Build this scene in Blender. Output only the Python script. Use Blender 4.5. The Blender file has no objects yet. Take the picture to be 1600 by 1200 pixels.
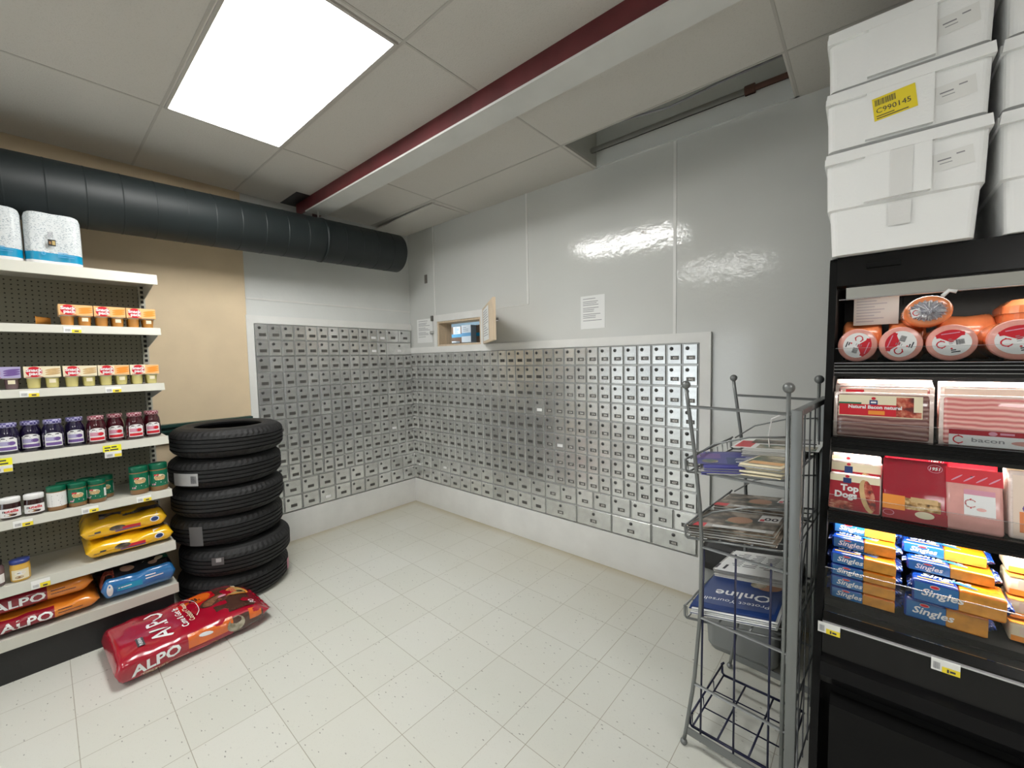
import bpy, bmesh, math, random
from mathutils import Vector, Matrix
random.seed(7)
PI = math.pi
sc = bpy.context.scene
COL = bpy.context.collection
# ------------------------------------------------------------------ materials
MATS = {}
def nodes(name):
    m = bpy.data.materials.new(name); m.use_nodes = True
    nt = m.node_tree
    return m, nt, nt.nodes.get('Principled BSDF')
def N(nt, typ, **kw):
    n = nt.nodes.new(typ)
    for k, v in kw.items():
        if k.startswith('i_'):
            key = k[2:]; key = int(key) if key.isdigit() else key
            n.inputs[key].default_value = v
        else: setattr(n, k, v)
    return n
def L(nt, a, b): nt.links.new(a, b)
def M(name, col, rough=.5, metal=0., var=.0, vscale=8., bump=0., bscale=60., spec=.5, rnd=0., stretch=None, coat=0., alpha=1., emit=0.):
    m, nt, p = nodes(name)
    c4 = (*col, 1)
    p.inputs['Base Color'].default_value = c4
    p.inputs['Roughness'].default_value = rough
    p.inputs['Metallic'].default_value = metal
    p.inputs['Specular IOR Level'].default_value = spec
    p.inputs['Coat Weight'].default_value = coat
    p.inputs['Coat Roughness'].default_value = .12
    if emit:
        p.inputs['Emission Color'].default_value = c4; p.inputs['Emission Strength'].default_value = emit
    if var or bump or rnd:
        tc = N(nt, 'ShaderNodeTexCoord')
        src = tc.outputs['Object']
        if stretch:
            mp = N(nt, 'ShaderNodeMapping'); mp.inputs['Scale'].default_value = stretch
            L(nt, src, mp.inputs[0]); src = mp.outputs[0]
    if var or rnd:
        last = None
        if var:
            nz = N(nt, 'ShaderNodeTexNoise', i_Scale=vscale, i_Detail=6.)
            L(nt, src, nz.inputs['Vector'])
            mr = N(nt, 'ShaderNodeMapRange'); mr.inputs[1].default_value = .3; mr.inputs[2].default_value = .7
            mr.inputs[3].default_value = 1 - var; mr.inputs[4].default_value = 1 + var
            L(nt, nz.outputs[0], mr.inputs[0]); last = mr.outputs[0]
        if rnd:
            oi = N(nt, 'ShaderNodeObjectInfo')
            m2 = N(nt, 'ShaderNodeMapRange'); m2.inputs[3].default_value = 1 - rnd; m2.inputs[4].default_value = 1 + rnd * .5
            L(nt, oi.outputs['Random'], m2.inputs[0])
            if last:
                mu = N(nt, 'ShaderNodeMath', operation='MULTIPLY'); L(nt, last, mu.inputs[0]); L(nt, m2.outputs[0], mu.inputs[1]); last = mu.outputs[0]
            else: last = m2.outputs[0]
        vm = N(nt, 'ShaderNodeVectorMath', operation='SCALE'); vm.inputs[0].default_value = col
        L(nt, last, vm.inputs['Scale']); L(nt, vm.outputs[0], p.inputs['Base Color'])
    if bump:
        nb = N(nt, 'ShaderNodeTexNoise', i_Scale=bscale, i_Detail=3.)
        L(nt, src, nb.inputs['Vector'])
        b = N(nt, 'ShaderNodeBump', i_Strength=bump, i_Distance=.01)
        L(nt, nb.outputs[0], b.inputs['Height']); L(nt, b.outputs[0], p.inputs['Normal'])
    MATS[name] = m
    return m
def math_(nt, op, a, b=None, c=None):
    n = N(nt, 'ShaderNodeMath', operation=op)
    for i, v in enumerate((a, b, c)):
        if v is None: continue
        if isinstance(v, (int, float)): n.inputs[i].default_value = v
        else: L(nt, v, n.inputs[i])
    return n.outputs[0]
def mixc(nt, f, a, b):
    n = N(nt, 'ShaderNodeMix', data_type='RGBA')
    if isinstance(f, (int, float)): n.inputs[0].default_value = f
    else: L(nt, f, n.inputs[0])
    for i, v in ((6, a), (7, b)):
        if isinstance(v, tuple): n.inputs[i].default_value = (*v, 1)
        else: L(nt, v, n.inputs[i])
    return n.outputs[2]

M('wall_white', (.62, .63, .61), .10, bump=.11, bscale=26, spec=.5, var=.02, vscale=2)
M('wall_panel', (.66, .675, .66), .45, bump=.05, bscale=40, var=.03, vscale=3)
M('wall_tan', (.66, .53, .355), .7, var=.05, vscale=4)
M('wall_room', (.34, .33, .30), .8)
M('trim_white', (.72, .72, .70), .38, var=.04, vscale=6, bump=.04, bscale=30)
M('tbar', (.46, .44, .41), .6)
M('wood', (.62, .50, .36), .6, var=.12, vscale=5, stretch=(12, 12, 1.2))
M('beam_red', (.115, .018, .022), .45, var=.25, vscale=6)
M('beam_white', (.62, .62, .60), .5, var=.05, vscale=5)
M('duct', (.007, .012, .013), .55, var=.15, vscale=3, bump=.05, bscale=14)
M('dark', (.012, .012, .012), .5)
M('black', (.008, .008, .008), .55)
M('plenum', (.50, .50, .46), .7, var=.08, vscale=5)
M('pipe', (.25, .13, .10), .6)
M('paper', (.80, .81, .80), .7)
M('ink', (.05, .05, .06), .7)
M('ink_grey', (.28, .28, .30), .7)
M('green_rail', (.010, .045, .038), .4, var=.1)
M('mail_frame', (.44, .445, .44), .36, .75, var=.08, vscale=8)
M('mail_door', (.72, .73, .72), .27, .80, var=.11, vscale=16, rnd=.15, bump=.007, bscale=18)
M('mail_lock', (.11, .11, .11), .4, .6)
M('mail_plate', (.11, .107, .10), .4, .3, rnd=.25)
M('mail_plate_rim', (.35, .35, .34), .35, .7)
M('mail_num', (.75, .74, .70), .5)
M('mail_white', (.85, .85, .85), .5)
M('chrome', (.6, .6, .6), .22, .9)
M('rubber', (.006, .006, .0065), .66, var=.2, vscale=20, bump=.1, bscale=80)
M('sticker', (.42, .42, .42), .5, var=.1)
M('sticker_grey', (.10, .10, .10), .5)
M('pink', (.65, .30, .40), .6)
M('shelf_cream', (.50, .49, .43), .42, var=.03)
M('rail_cream', (.58, .575, .51), .4)
M('upright', (.45, .44, .38), .4, .2)
M('kick', (.014, .014, .014), .5, bump=.05)
M('tag_white', (.80, .80, .78), .5)
M('tag_yellow', (.85, .68, .03), .5)
M('tag_bright', (.90, .85, .02), .5)
M('white', (.80, .80, .80), .5)
M('towel_blue', (.0, .26, .46), .35, coat=.3)
M('gold', (.45, .33, .12), .4)
M('orange', (.85, .30, .04), .4)
M('orange_light', (.85, .50, .22), .4)
M('cream', (.80, .72, .52), .45)
M('red', (.60, .015, .03), .35)
M('red_dark', (.36, .008, .022), .35)
M('purple', (.16, .09, .30), .4)
M('lav', (.42, .38, .60), .4)
M('cup_clear', (.75, .70, .62), .25)
M('cup_orange', (.62, .27, .05), .25, coat=.5)
M('cup_yellow', (.74, .66, .26), .25, coat=.5)
M('cup_dark', (.16, .10, .11), .25, coat=.5)
M('jam_purple', (.010, .006, .030), .08, coat=1.)
M('jam_red', (.045, .003, .008), .08, coat=1.)
M('lid_purple', (.06, .05, .20), .3)
M('lid_red', (.25, .02, .04), .3)
M('pb_green', (.0, .14, .07), .3, coat=.3)
M('pb_greenlid', (.0, .11, .055), .35)
M('pb_brown', (.28, .14, .05), .3, coat=.6)
M('nut_brown', (.035, .012, .012), .12, coat=1.)
M('must_yellow', (.70, .42, .07), .15, coat=.8)
M('blue_lid', (.03, .05, .22), .3)
M('bag_yellow', (.85, .48, .01), .26, coat=.6, bump=.35, bscale=16)
M('bag_blue', (.02, .17, .45), .22, coat=.8, bump=.35, bscale=16)
M('bag_dark', (.012, .014, .02), .25, coat=.6, bump=.3, bscale=16)
M('bag_orange', (.70, .22, .02), .26, coat=.6, bump=.35, bscale=16)
M('bag_maroon', (.26, .006, .02), .24, coat=.7, bump=.35, bscale=16)
M('bag_red', (.36, .004, .022), .24, coat=.8, bump=.32, bscale=13)
M('bag_red2', (.55, .010, .012), .22, coat=.8, bump=.35, bscale=16)
M('bag_orange2', (.72, .14, .015), .22, coat=.9, bump=.6, bscale=20)
M('bag_brown', (.075, .030, .020), .25, coat=.8, bump=.4, bscale=16)
M('meat_brown', (.20, .09, .045), .4, var=.4, vscale=60)
M('skin', (.62, .40, .28), .5, var=.2, vscale=40)
M('kibble', (.45, .20, .05), .4, var=.5, vscale=70)
M('eps', (.88, .885, .88), .62, bump=.10, bscale=120)
M('tape', (.80, .80, .79), .2, coat=.4, bump=.15, bscale=40)
M('cooler_black', (.005, .005, .0055), .25, spec=.3, var=.1)
M('cooler_matte', (.007, .007, .007), .7, spec=.12, bump=.05, bscale=90)
M('cooler_inner', (.012, .012, .014), .22)
M('alu', (.50, .50, .47), .35, .6)
M('alu_line_and_glint', (.62, .62, .66), .25, .8)
M('bologna', (.80, .36, .30), .32, coat=.5, var=.06, vscale=60)
M('casing', (.80, .26, .10), .25, coat=.8, var=.12, vscale=20)
M('bacon_fat_and_glare', (.82, .66, .55), .3, coat=.6)
M('foil', (.62, .62, .66), .25, .7, bump=1., bscale=45)
M('film', (.80, .66, .60), .2, coat=1., var=.1, bump=.8, bscale=30)
M('ham_pink', (.72, .36, .33), .25, coat=1., var=.1, vscale=20)
M('bun', (.62, .42, .20), .4, var=.15, vscale=40)
M('singles_blue', (.006, .045, .30), .22, coat=1., bump=.35, bscale=24)
M('singles_mid', (.01, .13, .36), .3, coat=.6)
M('singles_orange', (.66, .18, .006), .25, coat=.8, bump=.3, bscale=24)
M('toast', (.58, .25, .03), .35, var=.25, vscale=30)
M('cheese', (.85, .62, .30), .35, var=.1)
M('ribbed', (.60, .12, .02), .3)
M('rack_metal', (.20, .21, .21), .38, .5)
M('rack_wire', (.10, .105, .11), .4, .4)
M('wire_blue', (.012, .014, .045), .4, .2)
M('bin_grey', (.22, .23, .23), .45)
M('print_blue', (.010, .035, .15), .4)
M('print_violet', (.07, .07, .28), .4)
M('print_cyan', (.10, .35, .60), .4)
M('newsprint', (.42, .42, .40), .8)
M('card', (.22, .13, .08), .8)
M('shelf_dark', (.03, .05, .06), .4, .4)
M('back_blue', (.13, .17, .19), .6)
M('skintone', (.40, .22, .14), .5)
M('zip', (.14, .13, .12), .5)

def pat_news(name, a, b, c, sc1=30.):
    m, nt, p = nodes(name); p.inputs['Roughness'].default_value = .35
    tc = N(nt, 'ShaderNodeTexCoord')
    nz = N(nt, 'ShaderNodeTexNoise', i_Scale=sc1, i_Detail=4.)
    L(nt, tc.outputs['Object'], nz.inputs['Vector'])
    cr = N(nt, 'ShaderNodeValToRGB'); e = cr.color_ramp.elements
    e[0].position = .38; e[0].color = (*a, 1); e[1].position = .62; e[1].color = (*c, 1)
    k = e.new(.5); k.color = (*b, 1)
    L(nt, nz.outputs[0], cr.inputs[0]); L(nt, cr.outputs[0], p.inputs['Base Color'])
    MATS[name] = m
pat_news('photo_dark', (.02, .018, .015), (.10, .075, .05), (.30, .25, .20), 18)
pat_news('photo_meat', (.12, .02, .02), (.45, .07, .04), (.65, .28, .18), 45)
pat_news('photo_multi', (.03, .10, .08), (.20, .17, .10), (.5, .45, .35), 15)
pat_news('photo_food', (.10, .05, .02), (.45, .25, .08), (.75, .55, .30), 55)
pat_news('slices_dark', (.16, .06, .05), (.30, .13, .11), (.55, .36, .30), 22)

def stripes(name, a, b, freq, wob=1., axis=2):
    m, nt, p = nodes(name); p.inputs['Roughness'].default_value = .22; p.inputs['Coat Weight'].default_value = .8
    tc = N(nt, 'ShaderNodeTexCoord')
    w = N(nt, 'ShaderNodeTexWave', bands_direction='XYZ'[axis]); w.inputs['Scale'].default_value = freq
    w.inputs['Distortion'].default_value = wob; w.inputs['Detail'].default_value = 2; w.inputs['Detail Scale'].default_value = .6
    L(nt, tc.outputs['Object'], w.inputs['Vector'])
    L(nt, mixc(nt, w.outputs['Fac'], a, b), p.inputs['Base Color'])
    bp = N(nt, 'ShaderNodeBump', i_Strength=.4, i_Distance=.004); L(nt, w.outputs['Fac'], bp.inputs['Height']); L(nt, bp.outputs[0], p.inputs['Normal'])
    MATS[name] = m
stripes('slices', (.62, .16, .16), (.86, .50, .44), 20, 3.5)
stripes('slices_brown', (.17, .06, .06), (.34, .20, .17), 20, 5.)

def clear(name, tint, gloss=.12, rough=.03):
    m = bpy.data.materials.new(name); m.use_nodes = True; nt = m.node_tree
    nt.nodes.clear()
    o = N(nt, 'ShaderNodeOutputMaterial'); t = N(nt, 'ShaderNodeBsdfTransparent'); g = N(nt, 'ShaderNodeBsdfGlossy')
    t.inputs[0].default_value = (*tint, 1); g.inputs['Roughness'].default_value = rough
    mx = N(nt, 'ShaderNodeMixShader'); fr = N(nt, 'ShaderNodeFresnel', i_IOR=1.45)
    f = math_(nt, 'MULTIPLY_ADD', fr.outputs[0], .55, gloss * .02)
    L(nt, f, mx.inputs[0]); L(nt, t.outputs[0], mx.inputs[1]); L(nt, g.outputs[0], mx.inputs[2]); L(nt, mx.outputs[0], o.inputs[0])
    MATS[name] = m
clear('acrylic', (.93, .94, .94))
clear('plastic_bag', (.88, .88, .88), .5, .15)

def mat_emit(name, col, s):
    m = bpy.data.materials.new(name); m.use_nodes = True; nt = m.node_tree; nt.nodes.clear()
    o = N(nt, 'ShaderNodeOutputMaterial'); e = N(nt, 'ShaderNodeEmission'); e.inputs[0].default_value = (*col, 1); e.inputs[1].default_value = s
    L(nt, e.outputs[0], o.inputs[0]); MATS[name] = m

def floor_mat():
    m, nt, p = nodes('floor_tile'); s = .3048
    tc = N(nt, 'ShaderNodeTexCoord'); mp = N(nt, 'ShaderNodeMapping'); mp.inputs['Rotation'].default_value = (0, 0, .009)
    L(nt, tc.outputs['Object'], mp.inputs[0])
    sx = N(nt, 'ShaderNodeSeparateXYZ'); L(nt, mp.outputs[0], sx.inputs[0])
    u = math_(nt, 'DIVIDE', math_(nt, 'SUBTRACT', sx.outputs[0], .6015), s)
    v = math_(nt, 'DIVIDE', math_(nt, 'ADD', sx.outputs[1], 1.2117), s)
    def edge(w, hw):
        f = math_(nt, 'FRACT', math_(nt, 'ADD', w, 50.5))
        d = math_(nt, 'ABSOLUTE', math_(nt, 'SUBTRACT', f, .5))
        mr = N(nt, 'ShaderNodeMapRange'); L(nt, d, mr.inputs[0]); mr.inputs[1].default_value = hw * .3; mr.inputs[2].default_value = hw; mr.inputs[3].default_value = 1; mr.inputs[4].default_value = 0
        return mr.outputs[0]
    e1 = edge(u, .0065); e2 = edge(v, .0065)
    d3 = math_(nt, 'ABSOLUTE', math_(nt, 'SUBTRACT', sx.outputs[0], 2.863))
    e3 = math_(nt, 'LESS_THAN', d3, .0016)
    ln = math_(nt, 'MAXIMUM', math_(nt, 'MAXIMUM', e1, e2), e3)
    cu = math_(nt, 'FLOOR', u); cv = math_(nt, 'FLOOR', v)
    cx = N(nt, 'ShaderNodeCombineXYZ'); L(nt, cu, cx.inputs[0]); L(nt, cv, cx.inputs[1])
    wn = N(nt, 'ShaderNodeTexWhiteNoise', noise_dimensions='2D'); L(nt, cx.outputs[0], wn.inputs['Vector'])
    nz = N(nt, 'ShaderNodeTexNoise', i_Scale=1.6, i_Detail=5.); L(nt, tc.outputs['Object'], nz.inputs['Vector'])
    base = mixc(nt, wn.outputs['Value'], (.60, .61, .565), (.63, .638, .60))
    base = mixc(nt, math_(nt, 'MULTIPLY', nz.outputs[0], .30), base, (.56, .545, .43))
    # chips
    mp2 = N(nt, 'ShaderNodeMapping'); mp2.inputs['Scale'].default_value = (34, 74, 34); mp2.inputs['Rotation'].default_value = (0, 0, .6); L(nt, tc.outputs['Object'], mp2.inputs[0])
    vo = N(nt, 'ShaderNodeTexVoronoi', i_Scale=1.0); L(nt, mp2.outputs[0], vo.inputs['Vector'])
    chip = math_(nt, 'LESS_THAN', vo.outputs['Distance'], .17)
    sel = N(nt, 'ShaderNodeSeparateColor'); L(nt, vo.outputs['Color'], sel.inputs[0])
    chip = math_(nt, 'MULTIPLY', chip, math_(nt, 'LESS_THAN', sel.outputs[0], .26))
    chip = math_(nt, 'MULTIPLY', chip, math_(nt, 'MULTIPLY_ADD', sel.outputs[1], .65, .25))
    base = mixc(nt, chip, base, (.13, .13, .12))
    vo2 = N(nt, 'ShaderNodeTexVoronoi', i_Scale=2.1); L(nt, mp2.outputs[0], vo2.inputs['Vector'])
    base = mixc(nt, math_(nt, 'MULTIPLY', math_(nt, 'LESS_THAN', vo2.outputs['Distance'], .2), .10), base, (.25, .24, .2))
    base = mixc(nt, math_(nt, 'MULTIPLY', ln, .72), base, (.22, .19, .13))
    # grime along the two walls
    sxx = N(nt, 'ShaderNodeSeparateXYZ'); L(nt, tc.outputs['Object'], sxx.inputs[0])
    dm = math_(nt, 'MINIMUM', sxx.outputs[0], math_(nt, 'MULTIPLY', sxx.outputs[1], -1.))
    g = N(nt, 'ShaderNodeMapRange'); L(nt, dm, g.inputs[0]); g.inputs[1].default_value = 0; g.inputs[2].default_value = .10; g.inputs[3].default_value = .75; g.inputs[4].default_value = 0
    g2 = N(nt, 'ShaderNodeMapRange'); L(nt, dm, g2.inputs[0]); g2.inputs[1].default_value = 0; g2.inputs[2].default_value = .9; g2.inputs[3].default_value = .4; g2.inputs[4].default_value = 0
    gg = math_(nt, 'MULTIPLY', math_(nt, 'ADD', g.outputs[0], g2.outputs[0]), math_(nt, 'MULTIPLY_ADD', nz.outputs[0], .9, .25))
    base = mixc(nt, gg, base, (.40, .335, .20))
    L(nt, base, p.inputs['Base Color'])
    p.inputs['Roughness'].default_value = .34
    b = N(nt, 'ShaderNodeBump', i_Strength=.25, i_Distance=.002); b.invert = True
    L(nt, ln, b.inputs['Height']); L(nt, b.outputs[0], p.inputs['Normal'])
    MATS['floor_tile'] = m
floor_mat()
def ceil_mat():
    m, nt, p = nodes('ceiling_tile')
    tc = N(nt, 'ShaderNodeTexCoord')
    nz = N(nt, 'ShaderNodeTexNoise', i_Scale=170., i_Detail=3.); L(nt, tc.outputs['Object'], nz.inputs['Vector'])
    n2 = N(nt, 'ShaderNodeTexNoise', i_Scale=1.4, i_Detail=3.); L(nt, tc.outputs['Object'], n2.inputs['Vector'])
    c = mixc(nt, n2.outputs[0], (.60, .58, .545), (.565, .54, .50))
    cr = N(nt, 'ShaderNodeMapRange'); cr.inputs[1].default_value = .35; cr.inputs[2].default_value = .42; L(nt, nz.outputs[0], cr.inputs[0])
    c = mixc(nt, math_(nt, 'MULTIPLY_ADD', cr.outputs[0], -.14, .14), c, (.30, .28, .25))
    L(nt, c, p.inputs['Base Color']); p.inputs['Roughness'].default_value = .9
    b = N(nt, 'ShaderNodeBump', i_Strength=.35, i_Distance=.003); L(nt, nz.outputs[0], b.inputs['Height']); L(nt, b.outputs[0], p.inputs['Normal'])
    MATS['ceiling_tile'] = m
ceil_mat()
def peg_mat():
    m, nt, p = nodes('pegboard')
    tc = N(nt, 'ShaderNodeTexCoord'); sx = N(nt, 'ShaderNodeSeparateXYZ'); L(nt, tc.outputs['Object'], sx.inputs[0])
    def f(o): return math_(nt, 'SUBTRACT', math_(nt, 'FRACT', math_(nt, 'ADD', math_(nt, 'DIVIDE', o, .0254), 300.)), .5)
    a = f(sx.outputs[1]); b = f(sx.outputs[2])
    d = math_(nt, 'SQRT', math_(nt, 'ADD', math_(nt, 'MULTIPLY', a, a), math_(nt, 'MULTIPLY', b, b)))
    h = math_(nt, 'LESS_THAN', d, .15)
    L(nt, mixc(nt, h, (.25, .24, .185), (.03, .028, .02)), p.inputs['Base Color']); p.inputs['Roughness'].default_value = .6
    MATS['pegboard'] = m
peg_mat()
def towel_mat():
    m, nt, p = nodes('towel_wrap')
    tc = N(nt, 'ShaderNodeTexCoord'); mp = N(nt, 'ShaderNodeMapping'); mp.inputs['Scale'].default_value = (60, 60, 130); mp.inputs['Rotation'].default_value = (.5, 0, .3)
    L(nt, tc.outputs['Object'], mp.inputs[0])
    vo = N(nt, 'ShaderNodeTexVoronoi', i_Scale=1.6); L(nt, mp.outputs[0], vo.inputs['Vector'])
    h = math_(nt, 'LESS_THAN', vo.outputs['Distance'], .30)
    L(nt, mixc(nt, h, (.60, .63, .64), (.26, .32, .36)), p.inputs['Base Color']); p.inputs['Roughness'].default_value = .3
    nb = N(nt, 'ShaderNodeTexNoise', i_Scale=30.); L(nt, tc.outputs['Object'], nb.inputs['Vector'])
    b = N(nt, 'ShaderNodeBump', i_Strength=.3, i_Distance=.01); L(nt, nb.outputs[0], b.inputs['Height']); L(nt, b.outputs[0], p.inputs['Normal'])
    MATS['towel_wrap'] = m
towel_mat()
def check_mat(name, a, b):
    m, nt, p = nodes(name)
    tc = N(nt, 'ShaderNodeTexCoord'); ck = N(nt, 'ShaderNodeTexChecker', i_Scale=110.); ck.inputs[1].default_value = (*a, 1); ck.inputs[2].default_value = (*b, 1)
    L(nt, tc.outputs['Object'], ck.inputs[0]); L(nt, ck.outputs[0], p.inputs['Base Color']); p.inputs['Roughness'].default_value = .3
    MATS[name] = m
check_mat('check_purple', (.07, .06, .22), (.42, .40, .60)); check_mat('check_red', (.20, .02, .04), (.55, .35, .38))
mat_emit('tube', (1., .99, .96), 20.0)
mat_emit('tube_added', (1., .99, .96), 13.0)
mat_emit('led_top', (1., .95, .88), 13.0)
mat_emit('tube_back', (1., .99, .96), 13.0)
mat_emit('led', (1., .93, .84), 75.0)
mat_emit('backroom_light', (.75, .90, 1.), 30.0)
mat_emit('diffuser_dim', (.70, .82, .78), 1.1)

# ------------------------------------------------------------------ geometry
class MB:
    def __init__(s): s.v = []; s.f = []; s.m = []; s.sm = []; s.mats = []
    def mi(s, name):
        if name not in s.mats: s.mats.append(name)
        return s.mats.index(name)
    def add(s, vs, fs, mat, smooth=False):
        o = len(s.v); k = s.mi(mat)
        s.v += [tuple(v) for v in vs]
        for f in fs: s.f.append(tuple(i + o for i in f)); s.m.append(k); s.sm.append(smooth)
        return s
    def box(s, a, b, mat, mtx=None):
        x0, y0, z0 = a; x1, y1, z1 = b
        vs = [(x0, y0, z0), (x1, y0, z0), (x1, y1, z0), (x0, y1, z0), (x0, y0, z1), (x1, y0, z1), (x1, y1, z1), (x0, y1, z1)]
        if mtx: vs = [mtx @ Vector(v) for v in vs]
        return s.add(vs, [(0, 3, 2, 1), (4, 5, 6, 7), (0, 1, 5, 4), (1, 2, 6, 5), (2, 3, 7, 6), (3, 0, 4, 7)], mat)
    def rbox(s, a, b, r, mat, seg=2, mtx=None):
        bm = bmesh.new(); bmesh.ops.create_cube(bm, size=1)
        c = [(p + q) / 2 for p, q in zip(a, b)]; d = [abs(q - p) for p, q in zip(a, b)]
        for v in bm.verts: v.co = Vector((c[0] + v.co.x * d[0], c[1] + v.co.y * d[1], c[2] + v.co.z * d[2]))
        bmesh.ops.bevel(bm, geom=list(bm.edges), offset=min(r, min(d) * .49), segments=seg, profile=.5, affect='EDGES')
        return s.bm(bm, mat, True, mtx)
    def bm(s, bm, mat, smooth=False, mtx=None):
        bm.verts.ensure_lookup_table(); bm.verts.index_update()
        vs = [(mtx @ v.co) if mtx else v.co.copy() for v in bm.verts]
        s.add(vs, [tuple(v.index for v in f.verts) for f in bm.faces], mat, smooth); bm.free()
        return s
    def grid(s, fn, nu, nv, mat, closed=False, smooth=True):
        vs = []; fs = []
        for i in range(nu + 1):
            for j in range(nv + (0 if closed else 1)): vs.append(fn(i / nu, j / nv))
        w = nv if closed else nv + 1
        for i in range(nu):
            for j in range(nv):
                a = i * w + j; b = i * w + (j + 1) % w
                fs.append((a, b, b + w, a + w))
        return s.add(vs, fs, mat, smooth)
    def lathe(s, prof, mat, seg=24, c=(0, 0, 0), mtx=None, sx=1., sy=1., mats=None):
        n = len(prof); vs = []
        for r, z in prof:
            for j in range(seg):
                t = 2 * PI * j / seg; v = Vector((c[0] + r * math.cos(t) * sx, c[1] + r * math.sin(t) * sy, c[2] + z))
                vs.append(mtx @ v if mtx else v)
        for i in range(n - 1):
            fs = [(i * seg + j, i * seg + (j + 1) % seg, (i + 1) * seg + (j + 1) % seg, (i + 1) * seg + j) for j in range(seg)]
            if i == 0: o = len(s.v); s.v += [tuple(v) for v in vs]
            k = s.mi(mats[i] if mats else mat)
            for f in fs: s.f.append(tuple(q + o for q in f)); s.m.append(k); s.sm.append(True)
        return s
    def cyl(s, a, b, r, mat, seg=12, r2=None, caps=True):
        a = Vector(a); b = Vector(b); d = (b - a); l = d.length
        q = d.to_track_quat('Z', 'Y').to_matrix().to_4x4(); q.translation = a
        r2 = r if r2 is None else r2
        prof = [(r, 0), (r2, l)]
        if caps: prof = [(0, 0), (r, 0), (r, 0), (r2, l), (r2, l), (0, l)]
        return s.lathe(prof, mat, seg, mtx=q)
    def tube(s, pts, r, mat, seg=8):
        pts = [Vector(p) for p in pts]; n = len(pts); vs = []; up = None
        for i, p in enumerate(pts):
            d = (pts[min(i + 1, n - 1)] - pts[max(i - 1, 0)]).normalized()
            if up is None:
                up = Vector((0, 0, 1)) if abs(d.z) < .9 else Vector((1, 0, 0))
            x = d.cross(up).normalized(); y = x.cross(d).normalized(); up = y
            for j in range(seg):
                t = 2 * PI * j / seg; vs.append(p + x * r * math.cos(t) + y * r * math.sin(t))
        fs = [(i * seg + j, (i + 1) * seg + j, (i + 1) * seg + (j + 1) % seg, i * seg + (j + 1) % seg) for i in range(n - 1) for j in range(seg)]
        fs += [tuple(range(seg)), tuple(range((n - 1) * seg + seg - 1, (n - 1) * seg - 1, -1))]
        return s.add(vs, fs, mat, True)
    def sphere(s, c, r, mat, seg=12, sz=1.):
        return s.lathe([(r * math.sin(PI * i / 8) + 1e-5, -r * math.cos(PI * i / 8) * sz) for i in range(9)], mat, seg, c)
    def prism(s, poly, y0, y1, mat, axes='xz'):
        # poly in a plane, extruded on the third axis
        n = len(poly)
        def P(p, h):
            if axes == 'xz': return (p[0], h, p[1])
            if axes == 'yz': return (h, p[0], p[1])
            return (p[0], p[1], h)
        vs = [P(p, y0) for p in poly] + [P(p, y1) for p in poly]
        fs = [tuple(range(n)), tuple(range(2 * n - 1, n - 1, -1))] + [(i, n + i, n + (i + 1) % n, (i + 1) % n) for i in range(n)]
        return s.add(vs, fs, mat)
    # printing on a surface fn(a, b)
    def patch(s, fn, a0, a1, b0, b1, mat, na=1, nb=1, off=.0006, shape=None):
        def q(u, v):
            a = a0 + (a1 - a0) * u; b = b0 + (b1 - b0) * v
            return offp(fn, a, b, off)
        return s.grid(q, na, nb, mat, smooth=False)
    def disc(s, fn, ca, cb, ra, rb, mat, off=.0007, seg=20, rot=0., t0=0., t1=2 * PI, ri=0.):
        vs = []; fs = []
        for i in range(seg + 1):
            t = t0 + (t1 - t0) * i / seg
            for k in (ri, 1.):
                x = ra * k * math.cos(t); y = rb * k * math.sin(t)
                vs.append(offp(fn, ca + x * math.cos(rot) - y * math.sin(rot), cb + x * math.sin(rot) + y * math.cos(rot), off))
        for i in range(seg): fs.append((2 * i, 2 * i + 1, 2 * i + 3, 2 * i + 2))
        return s.add(vs, fs, mat)
    def text(s, fn, txt, a, b, h, mat, off=.0009, rot=0., align='L', bold=0., sx=1., shear=0., sub=0):
        vs, fs, w = glyphs(txt, bold, sub)
        sh = {'L': 0, 'C': -w / 2, 'R': -w}[align]
        out = []
        for x, y in vs:
            px = (x + sh + shear * y) * h * sx; py = y * h
            out.append(offp(fn, a + px * math.cos(rot) - py * math.sin(rot), b + px * math.sin(rot) + py * math.cos(rot), off))
        return s.add(out, fs, mat)
    def build(s, name, parent=None, label=None, cat=None, group=None, kind=None, loc=None):
        me = bpy.data.meshes.new(name); me.from_pydata(s.v, [], s.f)
        for k in s.mats: me.materials.append(MATS[k])
        me.polygons.foreach_set('material_index', s.m); me.polygons.foreach_set('use_smooth', s.sm)
        me.validate(); me.update()
        o = bpy.data.objects.new(name, me); COL.objects.link(o)
        if parent: o.parent = parent
        if loc: o.location = loc
        tag(o, label, cat, group, kind)
        return o
def offp(fn, a, b, off):
    p = Vector(fn(a, b)); e = 1e-4
    n = (Vector(fn(a + e, b)) - p).cross(Vector(fn(a, b + e)) - p)
    if n.length > 0: p = p + n.normalized() * off
    return p
def plane(o, ux, uy):
    o = Vector(o); ux = Vector(ux).normalized(); uy = Vector(uy).normalized()
    return lambda a, b: o + ux * a + uy * b
def cylf(c, r, phi0=0., sx=1., sy=1.):
    c = Vector(c)
    return lambda a, b: c + Vector((sx * r * math.cos(phi0 + a / r), sy * r * math.sin(phi0 + a / r), b))
_G = {}
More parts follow.
